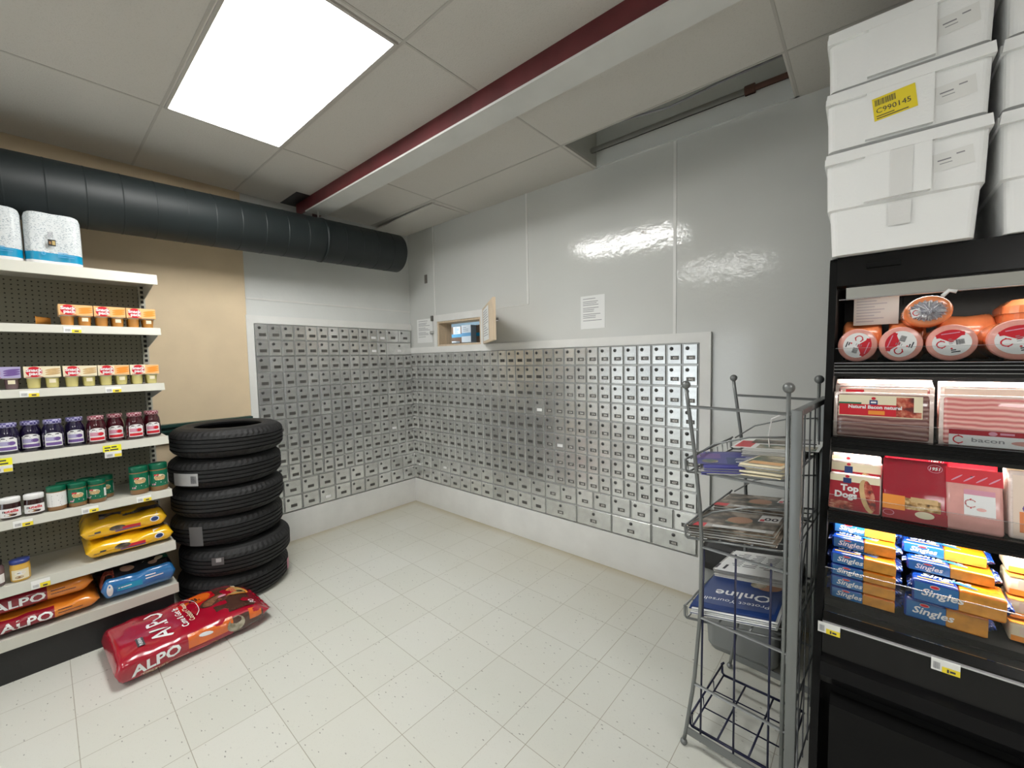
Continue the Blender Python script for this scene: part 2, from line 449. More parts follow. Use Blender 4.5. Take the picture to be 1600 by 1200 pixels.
def glyphs(txt, bold=0., sub=0):
    k = (txt, bold, sub)
    if k in _G: return _G[k]
    cu = bpy.data.curves.new('t', 'FONT'); cu.body = txt; cu.resolution_u = 2; cu.offset = bold; cu.size = 1.38
    ob = bpy.data.objects.new('t', cu); COL.objects.link(ob)
    bpy.context.view_layer.update()
    dg = bpy.context.evaluated_depsgraph_get()
    me = bpy.data.meshes.new_from_object(ob.evaluated_get(dg))
    if sub:
        bm = bmesh.new(); bm.from_mesh(me); bmesh.ops.triangulate(bm, faces=list(bm.faces))
        for _ in range(sub): bmesh.ops.subdivide_edges(bm, edges=[e for e in bm.edges if e.calc_length() > .25], cuts=1); bmesh.ops.triangulate(bm, faces=list(bm.faces))
        bm.to_mesh(me); bm.free()
    vs = [(v.co.x, v.co.y) for v in me.vertices]; fs = [tuple(p.vertices) for p in me.polygons]
    fs2 = []
    for f in fs:
        a, b, c = vs[f[0]], vs[f[1]], vs[f[2]]
        ar = (b[0] - a[0]) * (c[1] - a[1]) - (b[1] - a[1]) * (c[0] - a[0])
        fs2.append(f if ar >= 0 else tuple(reversed(f)))
    w = max([v[0] for v in vs] or [0])
    bpy.data.objects.remove(ob); bpy.data.curves.remove(cu); bpy.data.meshes.remove(me)
    _G[k] = (vs, fs2, w)
    return _G[k]
def tag(o, label=None, cat=None, group=None, kind=None):
    if label: o['label'] = label
    if cat: o['category'] = cat
    if group: o['group'] = group
    if kind: o['kind'] = kind
    return o
def thing(name, label, cat, loc=(0, 0, 0), rotz=0., group=None):
    o = bpy.data.objects.new(name, None); COL.objects.link(o); o.location = loc; o.rotation_euler = (0, 0, rotz); o.empty_display_size = .1
    return tag(o, label, cat, group)
def dup(root, loc, rotz=0., label=None, group=None, rot=None):
    r = root.copy(); COL.objects.link(r); r.location = loc; r.rotation_euler = rot if rot else (0, 0, rotz)
    if label: r['label'] = label
    if group: r['group'] = group
    for ch in list(root.children):
        c = ch.copy(); COL.objects.link(c); c.parent = r
        for g in list(ch.children):
            d = g.copy(); COL.objects.link(d); d.parent = c
    return r
def struct(mb, name, label=None): return mb.build(name, kind='structure', label=label)
def clogo(mb, fn, a, b, r, mat='red', rot=0.):
    mb.disc(fn, a, b, r, r, mat, ri=.74, t0=.6 + rot, t1=2 * PI - .6 + rot, off=.0012)
    for t in (PI / 2, PI * 1.5): mb.disc(fn, a + r * math.cos(t + rot), b + r * math.sin(t + rot), r * .16, r * .16, mat, off=.0013, seg=6)
def barcode(mb, fn, a, b, w, h, mat='ink', rnd=None):
    x = a; R = random.Random(int(a * 1e4) + 3)
    while x < a + w:
        t = R.choice((.012, .02, .035)) * w
        mb.patch(fn, x, min(x + t, a + w), b, b + h, mat, off=.0013); x += t + R.choice((.012, .02, .03)) * w
def lines(mb, fn, a, b, w, n, dz, t, mat='ink_grey', seed=1):
    R = random.Random(seed)
    for i in range(n): mb.patch(fn, a, a + w * R.uniform(.45, 1.), b - i * dz, b - i * dz + t, mat, off=.0011)
# ------------------------------------------------------------------ the room
H = 2.985; RX = 7.2; RY = -7.0
struct(MB().box((-.3, RY, -.1), (RX, .3, 0), 'floor_tile'), 'floor')
OX0, OX1, OY0 = 2.345, 3.55, -.425           # missing ceiling tile
b = MB()
for a, c in (((-.14, RY - .1, H), (RX + .1, OY0, H + .02)), ((-.14, OY0, H), (OX0, .12, H + .02)), ((OX1, OY0, H), (RX + .1, .12, H + .02))): b.box(a, c, 'ceiling_tile')
struct(b, 'ceiling')
b = MB()
for x in (-.29 + 1.27, 2.30 + .02, 3.565, 4.83, 6.10): b.box((x - .006, RY, H - .002), (x + .006, -1.2, H), 'tbar')
for x in (1.0, 2.32, 3.565, 4.83, 6.10): b.box((x - .006, -1.04, H - .002), (x + .006, -.001, H), 'tbar')
for y in (-.435, -1.645, -2.25, -2.85, -3.45, -4.05, -4.65, -5.25, -5.85, -6.45): b.box((0, y - .006, H - .0025), (RX, y + .006, H - .0005), 'tbar')
struct(b, 'trim_1')
# opening into the plenum above the missing tile
b = MB()
b.box((OX0 - .01, OY0 - .02, H + .02), (OX1 + .01, OY0, H + .34), 'plenum').box((OX0 - .02, OY0, H + .02), (OX0, .02, H + .34), 'plenum').box((OX1, OY0, H + .02), (OX1 + .02, .02, H + .34), 'plenum')
b.box((OX0 - .02, OY0 - .02, H + .34), (OX1 + .02, .06, H + .36), 'plenum').box((OX0 - .02, .0, H), (OX1 + .02, .02, H + .34), 'wall_panel')
struct(b, 'wall_plenum')
t = thing('pipe', 'long painted pipe above the missing ceiling tile', 'pipe', (OX0, -.07, H + .09))
MB().cyl((.0, 0, 0), (1.0, 0, 0), .018, 'plenum').build('pale_pipe', t)
MB().cyl((1.0, 0, 0), (1.2, 0, .0), .016, 'pipe').build('copper_pipe', t)
MB().cyl((.98, 0, 0), (1.03, 0, 0), .026, 'pipe').build('coupling', t)
for k, (lab, pts) in enumerate((('thin cable sagging in the ceiling opening, nearest the beam', [(2.75, -.40, H + .02), (2.95, -.36, H + .05), (3.2, -.34, H + .07), (3.54, -.40, H + .11)]),
                                ('thin cable looping to the right end of the ceiling opening', [(2.72, -.41, H + .015), (3.0, -.34, H + .02), (3.25, -.27, H + .08), (3.54, -.25, H + .10)]))):
    tag(MB().tube(pts, .006, 'ink_grey', 6).build('cable'), lab, 'cable')
# right-hand wall (long) with the hatch opening
HX0, HX1, HZ0, HZ1 = .483, 1.117, 1.743, 1.996
b = MB(); WS = .02
b.box((-.02, WS, 0), (HX0, .12, H), 'wall_white').box((HX1, WS, 0), (RX, .12, H), 'wall_white')
b.box((HX0, WS, 0), (HX1, .12, HZ0), 'wall_white').box((HX0, WS, HZ1), (HX1, .12, H), 'wall_white')
struct(b, 'wall_right')
b = MB()
b.box((-.14, -1.60, 0), (-.02, .12, H), 'wall_panel')
struct(b, 'wall_left')
WY0, WY1, WZ0, WZ1 = -6.80, -4.70, .35, 2.30  # unseen window, added for the daylight reflected in the right-hand mailboxes
b = MB().box((-.14, WY1, 0), (-.004, -1.605, H), 'wall_tan').box((-.14, RY, 0), (-.004, WY0, H), 'wall_tan').box((-.14, WY0, 0), (-.004, WY1, WZ0), 'wall_tan').box((-.14, WY0, WZ1), (-.004, WY1, H), 'wall_tan')
struct(b, 'wall_left_tan')
b = MB()
for y in (WY0, (WY0 + WY1) / 2 - .025, WY1 - .05): b.box((-.10, y, WZ0), (-.05, y + .05, WZ1), 'trim_white')
b.box((-.10, WY0, WZ0), (-.05, WY1, WZ0 + .05), 'trim_white').box((-.10, WY0, WZ1 - .05), (-.05, WY1, WZ1), 'trim_white').box((-.078, WY0, WZ0), (-.074, WY1, WZ1), 'acrylic')
struct(b, 'added_window')
DX0, DX1, DZ1 = .30, 2.10, 2.15  # glass door out of view, added for mailbox reflections and daylight fill
struct(MB().box((-.14, RY - .1, 0), (DX0, RY, H), 'wall_room').box((DX1, RY - .1, 0), (RX, RY, H), 'wall_room').box((DX0, RY - .1, DZ1), (DX1, RY, H), 'wall_room'), 'wall_back')
b = MB()
for x in (DX0, (DX0 + DX1) / 2 - .03, DX1 - .06): b.box((x, RY - .08, .002), (x + .06, RY - .03, DZ1), 'alu')
b.box((DX0, RY - .08, .002), (DX1, RY - .03, .10), 'alu').box((DX0, RY - .08, DZ1 - .08), (DX1, RY - .03, DZ1), 'alu').box((DX0, RY - .057, .1), (DX1, RY - .053, DZ1 - .08), 'acrylic')
struct(b, 'added_glass_door')
struct(MB().box((RX, RY, 0), (RX + .1, .12, H), 'wall_room'), 'wall_far_right')
b = MB()
b.box((-.02, -.003, 0), (3.072, .02, .268), 'trim_white')
struct(b, 'baseboard_right')
struct(MB().box((-.02, -1.56, 0), (.003, -.003, .262), 'trim_white'), 'baseboard_left')
# mailbox surrounds
b = MB().box((.0, -.006, 1.678), (3.14, .02, 1.742), 'trim_white').box((3.073, -.005, 0), (3.14, .02, 1.678), 'trim_white')
struct(b, 'trim_2')
b = MB().box((-.02, -1.612, 1.936), (.004, .018, 2.002), 'trim_white').box((-.02, -1.612, 0), (.004, -1.558, 1.936), 'trim_white')
struct(b, 'trim_3')
# wall joint strips
b = MB()
for x, z0, z1 in ((.425, 2.07, H), (1.67, 2.06, H), (2.907, 1.742, H)): b.box((x - .010, .016, z0), (x + .010, .0205, z1), 'trim_white')
b.box((1.17, .0165, 2.058), (1.66, .0204, 2.064), 'trim_white')
b.box((-.0205, -1.6, 2.135), (-.016, .015, 2.150), 'trim_white')
struct(b, 'trim_4')
# steel beam
b = MB().box((.06, -1.192, 2.882), (RX, -1.182, H), 'beam_red').box((.06, -1.055, 2.882), (RX, -1.045, H), 'beam_red')
b.box((.25, -1.198, 2.872), (RX, -1.038, 2.884), 'beam_white')
struct(b, 'trim_5')
# loose tile by the corner
mt = Matrix.Translation((.48, -.22, H - .022)) @ Matrix.Rotation(math.radians(-1.6), 4, 'Y') @ Matrix.Rotation(math.radians(2.2), 4, 'X')
tag(MB().box((-.47, -.185, 0), (.47, .19, .012), 'ceiling_tile', mt).build('ceiling_tile'), 'loose ceiling tile sagging open above the corner beside the duct', 'ceiling tile')
# black sheet painting in the shade of a gap behind the beam end
tag(MB().box((-.0, -1.30, H - .003), (.34, -.98, H - .0005), 'dark').build('gap_shade_sheet'), kind='structure')

# duct
t = thing('air_duct', 'large dark green round air duct under the ceiling along the left wall', 'duct', (.345, 0, 2.66))
r = .176; prof = []
y = 0.
mq = Matrix.Rotation(PI / 2, 4, 'X')           # local z -> -y
b = MB()
n = 64
b.lathe([(0.0001, .37), (r - .004, .37), (r, .375)] + [(r, 6.9)], 'duct', n, mtx=mq)
b.build('duct_body', t); t.rotation_euler = (.025, 0, 0)
k = 0; yy = .5
b = MB()
while yy < 6.8:
    b.lathe([(r - .002, yy), (r + .0015, yy + .004), (r + .0015, yy + .010), (r - .002, yy + .014)], 'duct', n, mtx=mq); yy += .155
b.build('duct_seam', t)
for ys in (1.13, 3.6):
    m = MB(); m.lathe([(r + .003, ys - .012), (r + .0045, ys - .012), (r + .0045, ys + .012), (r + .003, ys + .012)], 'duct', n, mtx=mq)
    m.box((-.012, -ys - .002, r), (.012, -ys + .002, H - 2.66), 'alu'); m.build('hanger_strap', t)

# troffer lights
def troffer(x0, x1, y0, y1, label, mat):
    t = thing('ceiling_light', label, 'ceiling light', ((x0 + x1) / 2, (y0 + y1) / 2, H - .005), group='recessed ceiling lights')
    w = (x1 - x0) / 2; d = (y1 - y0) / 2; f = .014
    b = MB().box((-w, -d, -.008), (w, -d + f, .003), 'tbar').box((-w, d - f, -.008), (w, d, .003), 'tbar').box((-w, -d + f, -.008), (-w + f, d - f, .003), 'tbar').box((w - f, -d + f, -.008), (w, d - f, .003), 'tbar')
    b.build('frame', t)
    MB().box((-w + f, -d + f, -.004), (w - f, d - f, .002), mat).build('diffuser', t)
troffer(.995, 2.30, -2.24, -1.66, 'glowing white ceiling light panel between the duct and the red beam', 'tube')
troffer(1.50, 2.75, -4.64, -4.06, 'glowing ceiling light panel behind the camera, nearer the shelving', 'tube_back')
troffer(4.84, 6.09, -5.24, -4.66, 'unseen ceiling light panel far behind the camera, added for ambient light', 'tube_added')  # extra panel out of view, added to even out the ambient light
troffer(5.0, 6.1, -2.84, -2.26, 'unseen ceiling light panel right of the camera, added for ambient light', 'tube_added')  # second added panel, also unseen, for ambient light

# ------------------------------------------------------------------ the back room seen through the hatch
b = MB()
b.box((-2.6, 2.0, .9), (3.2, 2.05, 2.9), 'back_blue').box((-2.62, .12, .9), (-2.6, 2.05, 2.9), 'back_blue').box((3.2, .12, .9), (3.22, 2.05, 2.9), 'back_blue')
b.box((-2.62, .12, 2.9), (3.22, 2.05, 2.92), 'back_blue').box((-2.62, .12, .88), (3.22, 2.05, .9), 'back_blue')
struct(b, 'wall_back_room')
tag(MB().box((-1.9, .75, 2.44), (-.2, 1.0, 2.50), 'backroom_light').box((-1.9, .74, 2.50), (-.2, 1.01, 2.9), 'white').build('ceiling_lamp'), 'cool white lamp lighting the room behind the hatch', 'ceiling light')
t = thing('wire_shelf', 'dark wire shelf inside the room behind the hatch', 'shelf', (-.25, .82, 1.795))
b = MB()
for i in range(26): b.cyl((-.25 + i * .045, -.2, 0), (-.25 + i * .045, .3, 0), .003, 'shelf_dark', 6)
b.build('wire_deck', t)
b = MB()
for y in (-.2, .3):
    for z in (0, -.04): b.cyl((-.27, y, z), (.9, y, z), .005, 'shelf_dark', 6)
b.build('rail', t)
for x in (-.26, .9): MB().cyl((x, -.2, -.8), (x, -.2, .9), .012, 'shelf_dark').build('post', t)
t = thing('cardboard_box', 'brown cardboard box with blue tape on the wire shelf behind the hatch', 'box', (.135, .80, 1.803))
MB().box((-.26, -.15, 0), (.30, .15, .20), 'card').build('carton', t)
MB().box((-.262, -.153, .07), (.302, .152, .11), 'towel_blue').build('tape', t)
m = MB(); fn = plane((-.15, -.1505, .10), (1, 0, 0), (0, 0, 1)); m.patch(fn, 0, .13, 0, .10, 'white'); lines(m, fn, .02, .085, .09, 5, .015, .005, 'towel_blue'); m.build('shipping_label', t)
t = thing('carton', 'narrow white carton beside the brown box behind the hatch', 'box', (.29, .58, 1.803))
m = MB().box((-.06, -.02, 0), (.10, .10, .20), 'white'); fn = plane((-.05, -.0205, .05), (1, 0, 0), (0, 0, 1)); m.patch(fn, -.01, .15, .02, .06, 'print_cyan'); lines(m, fn, .02, .12, .10, 3, .02, .005); m.build('carton_body', t)
tag(MB().rbox((-.33, .56, 1.802), (.13, .63, 1.822), .01, 'white').build('tray'), 'pale tray lying on the wire shelf behind the hatch', 'tray')

# hatch
t = thing('service_hatch', 'small wooden hatch with open door above the mailboxes near the corner', 'hatch', (.43, .0, 1.742))
b = MB()
b.box((0, -.012, .255), (.735, .018, .322), 'trim_white').box((0, -.012, .0), (.05, .018, .255), 'trim_white').box((.69, -.012, 0), (.735, .018, .255), 'trim_white')
b.build('frame', t)
MB().box((.052, -.004, .0), (.07, .17, .255), 'wood').box((.67, -.004, 0), (.688, .17, .255), 'wood').box((.07, .0, .237), (.67, .17, .255), 'wood').box((.07, .0, .0), (.67, .17, .018), 'wood').build('jamb', t, label='bare wood lining')
ang = math.radians(-39.5)
dm = Matrix.Translation((.738, -.014, 0)) @ Matrix.Rotation(ang, 4, 'Z')
MB().box((0, -.012, .0), (.765, .010, .32), 'wood', dm).build('hatch_door', t, label='bare wood door swung open')
m = MB(); fn = plane(dm @ Vector((.07, -.0135, .02)), dm.to_3x3() @ Vector((1, 0, 0)), (0, 0, 1)); m.patch(fn, 0, .42, 0, .28, 'paper', na=4, nb=4); lines(m, fn, .03, .25, .36, 11, .021, .006, seed=5); m.build('posted_notice', t)
MB().cyl(dm @ Vector((.71, .01, .16)), dm @ Vector((.71, .035, .16)), .012, 'chrome').build('knob', t)
b = MB().box((-.075, -.006, .135), (-.0, .017, .165), 'chrome'); b.build('latch', t)
b = MB().box((-.06, -.004, .27), (-.03, .018, .325), 'zip'); b.build('hook', t)

# notices
def notice(x0, x1, z0, z1, lab, seed, skew=0.):
    m = MB(); m.box((x0, .0175, z0), (x1, .0198, z1), 'paper')
    fn = plane((x0, .0174, z0), (1, 0, 0), (0, 0, 1)); w = x1 - x0; h = z1 - z0
    R = random.Random(seed)
    z = h * .90
    for blk in (1, 3, 3, 3, 1):
        for _ in range(blk):
            m.patch(fn, w * .10, w * (R.uniform(.55, .88)), z, z + h * .018, 'ink_grey', off=.0004); z -= h * .052
        z -= h * .035
    tag(m.build('paper_notice'), lab, 'notice')
notice(2.19, 2.395, 1.815, 2.065, 'white printed notice taped alone above the middle of the mailboxes', 3)
notice(.105, .37, 1.79, 2.045, 'white printed notice between the corner and the hatch', 9)
t = thing('junction_box', 'small dark wall plate high above the hatch near the corner', 'wall plate', (.288, .018, 2.465))
MB().rbox((-.022, -.006, -.045), (.022, .0, .045), .004, 'zip').build('cover', t)

# ------------------------------------------------------------------ mailboxes
def door_mesh(w, h):
    k = ('d', w, h)
    if k in _G: return _G[k]
    m = MB(); g = .0045; e = .0045; T = .009
    x0, x1, z0, z1 = g, w - g, g, h - g
    vs = [(x0, 0, z0), (x1, 0, z0), (x1, 0, z1), (x0, 0, z1), (x0, -T + e, z0), (x1, -T + e, z0), (x1, -T + e, z1), (x0, -T + e, z1), (x0 + e, -T, z0 + e), (x1 - e, -T, z0 + e), (x1 - e, -T, z1 - e), (x0 + e, -T, z1 - e)]
    fs = []
    for a in (0, 4):
        for i in range(4): fs.append((a + i, a + (i + 1) % 4, a + 4 + (i + 1) % 4, a + 4 + i))
    fs.append((8, 9, 10, 11))
    m.add(vs, fs, 'mail_door')
    o = m.build('door'); _G[k] = o.data; bpy.data.objects.remove(o)
    return _G[k]
def lock_mesh():
    if 'lock' in _G: return _G['lock']
    q = Matrix.Rotation(PI / 2, 4, 'X')
    m = MB().lathe([(.0125, 0), (.0125, .002), (.009, .004), (.009, .006), (.0001, .006)], 'mail_lock', 16, mtx=q, mats=['mail_plate_rim', 'mail_lock', 'mail_lock', 'mail_lock'])
    m.box((-.0012, -.0066, -.005), (.0012, -.0061, .005), 'black')
    o = m.build('lock'); _G['lock'] = o.data; bpy.data.objects.remove(o); return _G['lock']
def plate_mesh(txt, w=.046, white=False):
    w = .052; k = ('p', txt, w, white)
    if k in _G: return _G[k]
    m = MB(); h = .024
    m.box((-w / 2 - .0015, -.0016, -h / 2 - .0015), (w / 2 + .0015, 0, h / 2 + .0015), 'mail_plate_rim')
    m.box((-w / 2, -.0022, -h / 2), (w / 2, -.0014, h / 2), 'mail_white' if white else 'mail_plate')
    if txt: m.text(plane((0, -.0022, 0), (1, 0, 0), (0, 0, 1)), txt, .002, -.0075, .0150, 'mail_num', off=.0004, align='C', bold=.02)
    o = m.build('plate'); _G[k] = o.data; bpy.data.objects.remove(o); return _G[k]
DT = .009
def bank(loc, rotz, W, rows, label, group, num=None, whites=()):
    t = thing('mailbox_bank', label, 'mailboxes', loc, rotz, group)
    Ht = sum(r[1] for r in rows)
    MB().box((0.0005, 0, 0.0005), (W - .0005, .017, Ht - .0005), 'mail_frame').build('bank_frame', t)
    z = Ht
    for ri, (n, h) in enumerate(rows):
        z -= h; w = W / n
        for c in range(n):
            d = bpy.data.objects.new('mailbox_door', door_mesh(round(w, 5), round(h, 5))); COL.objects.link(d); d.parent = t; d.location = (w * c, 0, z)
            lk = bpy.data.objects.new('lock', lock_mesh()); COL.objects.link(lk); lk.parent = d
            pl_txt = num(ri, c, n) if num else ''
            wh = (ri, c) in whites
            pl = bpy.data.objects.new('number_plate', plate_mesh('' if wh else pl_txt, .046, wh)); COL.objects.link(pl); pl.parent = d
            if n == 3: lk.location = (w * .33, -DT, h * .76); pl.location = (w * .54, -DT, h * .33)
            elif n == 2: lk.location = (w * .22, -DT, h * .76); pl.location = (w * .52, -DT, h * .36)
            else: lk.location = (w * .50, -DT, h * .74); pl.location = (w * .50, -DT, h * .35)
            if wh: pl['label'] = 'white card plate'
    return t
ORD = ['first', 'second', 'third', 'fourth', 'fifth', 'sixth', 'seventh', 'eighth', 'ninth', 'tenth']
BW = .3065; PS = (1.676 - .558) / 8
for i in range(10):
    small = [(3, PS)] * 8
    rows = small + [(2, .140), (2 if i < 6 else 1, .142)]
    def num(ri, c, n, i=i):
        if i < 6: return ''
        if n == 3: return str(411 - 10 * 2 + 10 * (3 * (i - 8) + c) + ri - 0) if False else str(421 + 30 * (i - 9) + 10 * c + ri)
        if n == 2: return str(421 + 30 * (i - 9) + 10 * c + 8)
        return str(421 + 30 * (i - 9) + 9)
    lab = ('mailbox bank on the long wall, %s from the corner, %s' % (ORD[i], 'two wide-door rows' if i < 6 else 'full-width bottom door'))
    wh = {5: ((3, 2),), 6: ((5, 1),), 1: ((8, 1),)}.get(i, ())
    bank((i * BW + .003, 0, .276), 0, BW, rows, lab, 'mailbox banks on the long wall', num, wh)
LW = .3105; PL = (1.660 - .552) / 8
for i in range(5):
    y = -LW * (i + 1) - .0015
    lab = 'tall mailbox bank on the short wall, %s from the corner' % ORD[i]
    wh = {0: ((5, 0),), 4: ((7, 0),), 3: ((9, 1),)}.get(i, ())
    bank((0, y, .270), PI / 2, LW, [(3, PL)] * 8 + [(2, .141), (2, .141)], lab, 'tall mailbox banks on the short wall', None, wh)
    lab = 'low two-row mailbox bank at the top of the short wall, %s from the corner' % ORD[i]
    rows = [(2, .136), (1, .136)] if i == 0 else [(3, .136), (3, .136)]
    wh = {0: ((1, 0),), 1: ((0, 1), (0, 2), (1, 1))}.get(i, ())
    bank((0, y, 1.661), PI / 2, LW, rows, lab, 'two-row mailbox banks on the short wall', None, wh)

# green rail on the left wall
t = thing('wall_rail', 'dark green ribbed rail along the tan wall behind the tyres', 'rail', (-.004, -1.618, 1.05))
b = MB()
b.box((0.0005, -2.2, 0), (.040, 0, .06), 'green_rail').box((0.0005, -2.2, .06), (.052, 0, .078), 'green_rail').box((0.0005, -2.2, .08), (.040, 0, .098), 'green_rail').box((0.0005, -2.2, .098), (.060, 0, .118), 'green_rail')
b.build('rail_board', t)

# ------------------------------------------------------------------ tyres
def tyre_mesh():
    R0 = .335; W = .194; seg = 120
    prof = [(.205, .03), (.200, .012), (.213, .004), (.24, -.0), (.275, .002), (.300, .012), (.318, .026), (.329, .040)]
    gz = [.055, .080, .107, .132]
    for z in gz: prof += [(R0 - .001, z - .004), (R0 - .010, z - .003), (R0 - .010, z + .003), (R0 - .001, z + .004)]
    prof += [(.329, .156), (.318, .169), (.300, .182), (.275, .192), (.24, .194), (.213, .190), (.200, .182), (.205, .168), (.22, .16), (.30, .13), (.31, .099), (.30, .07), (.22, .038), (.205, .03)]
    m = MB(); n = len(prof); vs = []
    for i, (r, z) in enumerate(prof):
        for j in range(seg):
            t = 2 * PI * j / seg; rr = r
            if .317 < r < .33 and j % 2: rr -= .004
            vs.append((rr * math.cos(t), rr * math.sin(t), z))
    fs = [(i * seg + j, i * seg + (j + 1) % seg, (i + 1) * seg + (j + 1) % seg, (i + 1) * seg + j) for i in range(n - 1) for j in range(seg)]
    m.add(vs, fs, 'rubber', False)
    return m
tm = None
TY = [(0.0, .000, .0, 0, 0, 'black tyre at the very bottom of the stack, on the floor'),
      (.016, .014, .200, 1.0, 1.2, 'second tyre from the floor, pushed to the right with a small sticker'),
      (-.022, -.012, .398, -.4, -.4, 'third tyre from the floor with a plain grey tread label'),
      (-.008, -.004, .593, .3, -.3, 'fourth tyre from the floor, between the two labelled tyres'),
      (-.014, -.008, .788, 0, 0, 'second tyre from the top with a white printed tread label'),
      (.004, .006, .984, .5, -.6, 'topmost black tyre of the stack with open centre')]
TC = (.425, -1.895)
for i, (dx, dy, z, rx, ry, lab) in enumerate(TY):
    t = thing('tyre', lab, 'tyre', (TC[0] + dx, TC[1] + dy, z), 0, 'stacked tyres')
    t.rotation_euler = (math.radians(rx), math.radians(ry), i * .7)
    if tm is None: o = tyre_mesh().build('tyre_casing', t); tm = o.data
    else: o = bpy.data.objects.new('tyre_casing', tm); COL.objects.link(o); o.parent = t
    za = i * .7
    def wrap(phi): return cylf((0, 0, 0), .3355, phi - za)
    if i == 4:
        m = MB(); f = wrap(-1.02); m.patch(f, -.09, .09, .035, .115, 'sticker', na=14, off=.001); barcode(m, f, .045, .05, .035, .05); lines(m, f, -.08, .10, .1, 4, .018, .007); m.build('tread_label', t, label='white printed label')
    if i == 2:
        m = MB(); m.patch(wrap(-.80), -.055, .03, .03, .155, 'sticker_grey', na=8, off=.001); m.build('tread_label', t, label='plain grey label')
    if i == 1:
        m = MB(); f = wrap(-.60); m.patch(f, -.035, .035, .105, .155, 'sticker_grey', na=8, off=.001); m.patch(f, -.01, .02, .125, .150, 'sticker', na=3, off=.0015); m.build('tread_label', t)
    if i == 0:
        m = MB(); m.patch(wrap(1.05), -.03, .03, .05, .13, 'pink', na=6, off=.001); m.build('tread_label', t, label='pink sticker')
# ------------------------------------------------------------------ gondola shelving
SX = .64; SY1 = -2.264; SY0 = -3.48
t = thing('store_shelving', 'cream metal store shelving unit stocked with groceries left of the tyres', 'shelving')
MB().box((.205, SY0, .10), (.225, SY1 - .004, 2.20), 'pegboard').build('pegboard_back', t)
b = MB().box((.19, SY1 - .035, .0), (.25, SY1 - .004, 2.20), 'upright')
for i in range(60):
    z = .28 + i * .032
    for xx in (.222,): b.box((.2505, SY1 - .027, z), (.2512, SY1 - .012, z + .018), 'black')
b.build('upright_post', t)
levels = [(2.137, .055, SX), (1.821, .04, SX), (1.489, .04, SX), (1.164, .045, SX), (.833, .042, SX), (.503, .05, SX)]
tags_at = {1: [-2.63], 2: [-2.80, -2.49], 4: [-2.86, -2.62, -2.395], 5: [-2.82]}
SH = []
for i, (z, h, x) in enumerate(levels):
    b = MB().box((.226, SY0, z - .02), (x - .012, SY1, z), 'shelf_cream')
    # end bracket, deeper at the back
    b.prism([(.226, z - .10), (.226, z - .0205), (x - .02, z - .0205), (x - .02, z - .045), (.30, z - .10)], SY1 - .012, SY1 - .009, 'shelf_cream')
    b.build('shelf', t); 
    rl = MB()
    rl.prism([(x - .012, z - h), (x - .012, z + .003), (x - .004, z + .003), (x + .004, z - h + .004), (x + .004, z - h)], SY0, SY1 + .002, 'rail_cream')
    ro = rl.build('price_rail', t)
    SH.append(ro)
    fn = plane((x - .003, 0, z - h + .006), (0, 1, 0), (-.0, 0, 1))
    for k, y in enumerate(tags_at.get(i, [])):
        m = MB(); f2 = plane((x + .005, y - .032, z - h + .002), (0, 1, 0), (-.14, 0, 1))
        m.patch(f2, 0, .066, 0, h - .008, 'tag_white'); m.patch(f2, .030, .066, 0.0, (h - .008) * .55, 'tag_yellow', off=.001); barcode(m, f2, .006, .006, .02, .014, 'ink_grey'); m.patch(f2, .040, .056, .005, .012, 'ink', off=.0016); m.build('price_tag', ro)
# sale tags under the jam shelf
z = 1.119
for y in (-2.905, -2.505):
    m = MB(); f2 = plane((SX + .006, y - .045, z - .004), (0, 1, 0), (0, 0, 1))
    m.box((SX + .0035, y - .045, z - .002), (SX + .006, y + .03, z + .034), 'tag_bright'); m.box((SX + .0035, y - .04, z - .036), (SX + .006, y + .03, z - .002), 'tag_white')
    for a0, a1, b0 in ((.006, .030, .021), (.034, .056, .023), (.006, .024, .007), (.028, .062, .008)): m.patch(f2, a0, a1, b0, b0 + .007, 'ink', off=.0006)
    m.patch(f2, .045, .074, -.030, -.014, 'tag_yellow', off=.0006); barcode(m, f2, .012, -.026, .025, .014, 'ink_grey'); m.build('sale_tag', SH[3], label='yellow sale tag over a white price tag')
MB().box((.226, SY0, .20), (SX - .012, SY1, .233), 'shelf_cream').box((SX - .012, SY0, .178), (SX, SY1 + .002, .236), 'rail_cream').build('base_deck', t)
MB().box((.226, SY0, 0), (.615, SY1 - .02, .20), 'kick').build('kick_plate', t)

